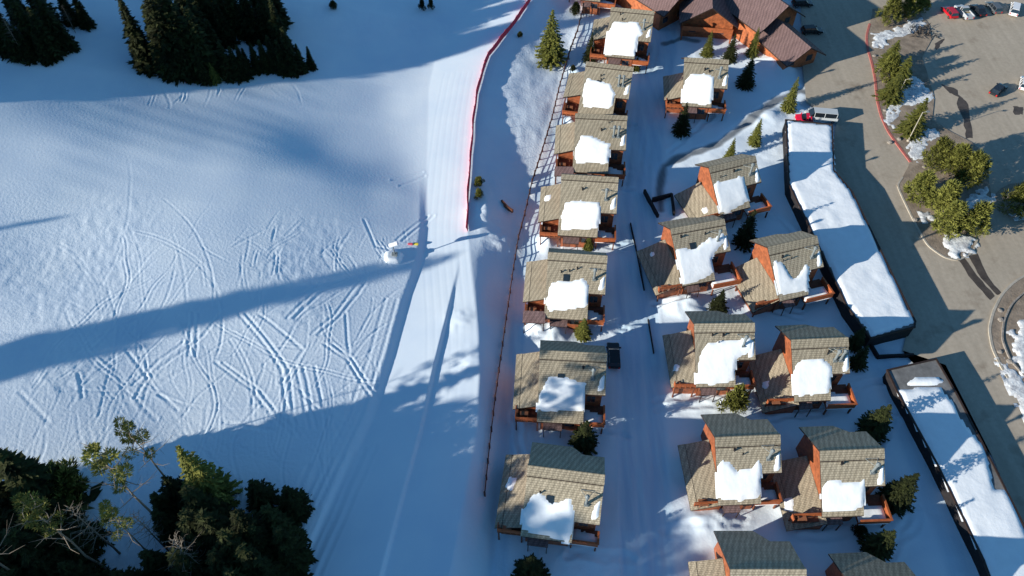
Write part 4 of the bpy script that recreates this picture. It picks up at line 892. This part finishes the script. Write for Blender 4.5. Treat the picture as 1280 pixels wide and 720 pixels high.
# ------------------------------------------------------------------ lamp posts
def lamp_post(b, t, label):
    q = G(*b); q.z = .35; h = height(q, t); o = thing('lamp_post', q, label, 'lamp post', 'pale posts on the parking island')
    bm = bmesh.new(); tube(bm, (0, 0, 0), (0, 0, h), .10, .07, n=8); tube(bm, (0, 0, 0), (0, 0, .5), .3, .3, n=8); link('pole', bm, M['kerb'], o)
    bm = bmesh.new(); tube(bm, (0, 0, h - .1), (.9, 0, h + .1), .05, n=6); link('arm', bm, M['kerb'], o)
    bm = bmesh.new(); box(bm, .7, 1.4, -.18, .18, h, h + .16); link('lamp_head', bm, M['metal'], o)
lamp_post((1119, 127), (1137, 99), 'pale post standing in the snow beside the red kerb clump')
lamp_post((1134, 178), (1155, 140), 'pale post standing against the feathery pine')

# ------------------------------------------------------------------ snow gun on the slope
q = G(494, 322); o = thing('snow_gun', q, 'snow gun on a short tower beside a small white mound on the slope', 'snow gun')
bm = bmesh.new(); tube(bm, (0, 0, -.3), (0, 0, 3.4), .12, .1, n=8); link('pole', bm, M['metal'], o)
bm = bmesh.new(); tube(bm, (-.6, 0, 3.2), (.7, 0, 3.8), .45, .38, n=12); tube(bm, (.7, 0, 3.8), (.9, 0, 3.9), .42, .42, n=12); link('barrel', bm, paint('gun_white', (.8, .82, .84)), o)
bm = bmesh.new(); box(bm, -.5, .5, -.4, .4, 0, 1.1); link('pedestal', bm, M['metal'], o)
pts = [(q.x - 1.6, q.y - 1.2), (q.x + .8, q.y - 1.4), (q.x + 1.2, q.y + .9), (q.x - .4, q.y + 1.6), (q.x - 1.8, q.y + .7)]
struct(snow_patch('snow_mound', pts, 0, .8, 5, surf=lambda a, b: Tz(a, b), step=.25))
for k, (px, c, lb) in enumerate(((513, (.65, .10, .14), 'red crash pad lying right of the snow gun'), (520, (.75, .6, .06), 'yellow crash pad lying right of the snow gun'))):
    a_ = G(px, 305.5); bm = bmesh.new(); box(bm, -.45, .45, -.18, .18, -.05, .25); bmesh.ops.bevel(bm, geom=list(bm.edges), offset=.1, segments=2)
    o = tag(link('crash_pad', bm, paint('pad', c, .6)), lb, 'pad'); o.location = a_
# snow fence scrap on the bank
wall_seg('wooden_sled', 'reddish brown bench lying on the snow bank left of the rail fence', [((627, 252), (636, 264)), ((630, 258), (641, 268))], .5, .35, M['deck'], 'bench')
a_ = G(1021, 656); bm = bmesh.new(); tube(bm, (0, 0, -.2), (0, 0, 1.1), .45, .5, n=12); tube(bm, (0, 0, 1.1), (0, 0, 1.25), .55, .4, n=12)
o = tag(link('rubbish_bin', bm, M['dark']), 'dark round bin in the snow below the rightmost near chalet', 'bin'); o.location = a_
# boulders on the island
rr_ = random.Random(5)
for k, (px, py) in enumerate(((1093, 70), (1104, 121), (1106, 138), (1124, 174), (1155, 209), (1250, 388), (1251, 400), (1250, 440), (1262, 452), (1144, 275), (1112, 178))):
    a_ = P(px, py, .4); bm = bmesh.new(); bmesh.ops.create_icosphere(bm, subdivisions=2, radius=rr_.uniform(.3, .55))
    for v_ in bm.verts: v_.co *= rr_.uniform(.85, 1.15); v_.co.z *= .7
    o = tag(link('boulder', bm, M['stone']), 'pale boulder set along the edge of a planting island', 'boulder', 'boulders on the island edges'); o.location = a_
# dark brush pile
a_ = P(1151, 40, .4); bm = bmesh.new()
for k in range(70):
    p0 = Vector((rr_.uniform(-3, 3), rr_.uniform(-2.4, 2.4), rr_.uniform(.1, .7))); d = Vector((rr_.uniform(-1, 1), rr_.uniform(-1, 1), rr_.uniform(-.15, .3))).normalized() * rr_.uniform(.8, 2); tube(bm, p0, p0 + d, .08, .03, n=4)
o = tag(link('brush_pile', bm, M['dark']), 'heap of dark cut branches on the snow at the top of the parking island', 'brush pile'); o.location = a_

# ------------------------------------------------------------------ vehicles
def vehicle(label, px, py, ang, col, kind='suv', z=.26, cat='car', L=4.7, Wd=1.85, Hh=1.65, group='vehicles at the parking lot'):
    q = P(px, py, z + .7); q.z = z; o = thing('parked_' + ('pickup' if kind == 'pickup' else 'van' if kind == 'van' else 'car'), q, label, cat, group, rz=R(ang)); o.scale = (1.12, 1.12, 1.1)
    pm = paint('car_paint', col, .25); bm = bmesh.new(); h0 = .35; hb = Hh * .56
    prof = {'suv': [(-L / 2, .45), (-L / 2, hb), (-L / 2 + .25, hb + .08), (L / 2 - 1.2, hb + .02), (L / 2 - .15, hb - .15), (L / 2, hb - .4), (L / 2, .4), (L / 2 - .2, h0), (-L / 2 + .2, h0)]}['suv']
    def loft(prof, w0, w1=None):
        w1 = w1 or w0; zt = max(p_[1] for p_ in prof); zb = min(p_[1] for p_ in prof)
        A_ = []; B_ = []
        for x, zz in prof:
            ww = w0 + (w1 - w0) * (zz - zb) / (zt - zb); A_.append(bm.verts.new((x, -ww / 2, zz))); B_.append(bm.verts.new((x, ww / 2, zz)))
        bm.faces.new(A_); bm.faces.new(B_[::-1])
        for i in range(len(prof)): j = (i + 1) % len(prof); bm.faces.new((A_[i], B_[i], B_[j], A_[j]))
    loft(prof, Wd)
    bmesh.ops.bevel(bm, geom=list(bm.edges), offset=.07, segments=2, affect='EDGES')
    body = link('body', bm, pm, o, smooth=False)
    if kind == 'pickup': c0, c1 = -.35, L / 2 - 1.35
    elif kind == 'van': c0, c1 = -L / 2 + .1, L / 2 - .75
    elif kind == 'sedan': c0, c1 = -L / 2 + .7, L / 2 - 1.2
    else: c0, c1 = -L / 2 + .12, L / 2 - 1.25
    bm = bmesh.new(); e = .25 if kind in ('van', 'suv', 'pickup') else .7
    loft([(c0, hb), (c0 + e, Hh - .06), (c1 - .75, Hh - .06), (c1 + .1, hb)], Wd - .12, Wd - .42); link('window_glass', bm, M['cglass'], o)
    bm = bmesh.new(); box(bm, c0 + e - .03, c1 - .72, -(Wd - .44) / 2, (Wd - .44) / 2, Hh - .07, Hh); 
    for x in (c0 + e + .02, (c0 + c1) / 2 - .1, c1 - .85):
        for s in (-1, 1):
            tube(bm, (x, s * (Wd - .42) / 2, Hh - .05), (x, s * (Wd - .12) / 2, hb), .05, n=4)
    bmesh.ops.bevel(bm, geom=[e_ for e_ in bm.edges if e_.calc_length() > .6], offset=.03, segments=1); link('roof_panel', bm, pm, o)
    if kind == 'pickup':
        bm = bmesh.new(); box(bm, -L / 2 + .15, -.55, -Wd / 2 + .15, Wd / 2 - .15, hb + .02, hb + .06); link('cargo_bed', bm, mat('bed', (.35, .26, .12), .8, noise=(4, .4)), o)
        bm = bmesh.new()
        for s in (-1, 1): box(bm, -L / 2 + .08, -.45, s * (Wd / 2 - .1) - .06, s * (Wd / 2 - .1) + .06, hb, hb + .28)
        box(bm, -L / 2 + .02, -L / 2 + .14, -Wd / 2 + .05, Wd / 2 - .05, hb, hb + .28); link('bed_side', bm, pm, o)
    for x in (-L / 2 + .85, L / 2 - .9):
        for s in (-1, 1):
            bm = bmesh.new(); tube(bm, (x, s * (Wd / 2 - .2), .34), (x, s * (Wd / 2 + .02), .34), .34, n=14); wl = link('wheel', bm, M['tyre'], o)
            bm = bmesh.new(); tube(bm, (x, s * (Wd / 2 + .015), .34), (x, s * (Wd / 2 + .035), .34), .2, n=12); link('rim', bm, M['rim'], wl)
    for s in (-1, 1):
        bm = bmesh.new(); box(bm, L / 2 - .06, L / 2 + .02, s * (Wd / 2 - .3) - .2, s * (Wd / 2 - .3) + .2, hb - .42, hb - .24); link('headlight', bm, M['lamp'], o)
        bm = bmesh.new(); box(bm, -L / 2 - .02, -L / 2 + .05, s * (Wd / 2 - .2) - .12, s * (Wd / 2 - .2) + .12, hb - .4, hb - .05); link('tail_light', bm, M['tail'], o)
        bm = bmesh.new(); box(bm, c1 - .05, c1 + .15, s * (Wd / 2 + .1) - .12, s * (Wd / 2 + .1) + .1, hb, hb + .18); link('mirror', bm, pm, o)
    return o
vehicle('red estate car at the left end of the parked line', 1187, 15, 98, (.45, .01, .02))
vehicle('silver pickup truck with a wooden load in its bed', 1205, 15, 98, (.42, .44, .47), 'pickup', cat='pickup truck', L=5.5, Wd=1.95, Hh=1.8)
vehicle('black car parked right of the silver pickup', 1223, 12, 97, (.015, .018, .024), 'sedan', Hh=1.5)
vehicle('dark grey car parked fourth in the line', 1242, 9, 96, (.10, .11, .12), 'suv')
vehicle('white van parked at the right end of the line', 1268, 12, 62, (.75, .76, .78), 'van', cat='van', L=5.0, Hh=1.9)
vehicle('black car with red tail lights alone on the open lot', 1248, 112, 42, (.02, .022, .028), 'suv')
vehicle('white car half cut by the right edge of the open lot', 1281, 104, 62, (.75, .76, .78), 'suv')
vehicle('silver van parked behind the red car at the end of the snowy building', 1026, 146, 172, (.5, .53, .55), 'van', cat='van', L=6.2, Wd=2.1, Hh=2.2)
vehicle('small bright red car with snow on its bonnet beside the silver van', 1005, 147, 170, (.7, .01, .05), 'suv', L=3.3, Hh=1.35)
vehicle('black car standing in the deep shade by the stepped lodge', 1015, 38, 4, (.012, .014, .018), 'suv')
vehicle('black car in the shade by the top edge of the road', 1003, 4, 5, (.012, .014, .018), 'suv')
vehicle('black car parked in the lane beside the sixth chalet of the row', 767, 444, 88, (.012, .014, .018), 'suv', z=.1)

scene.render.engine = 'CYCLES'
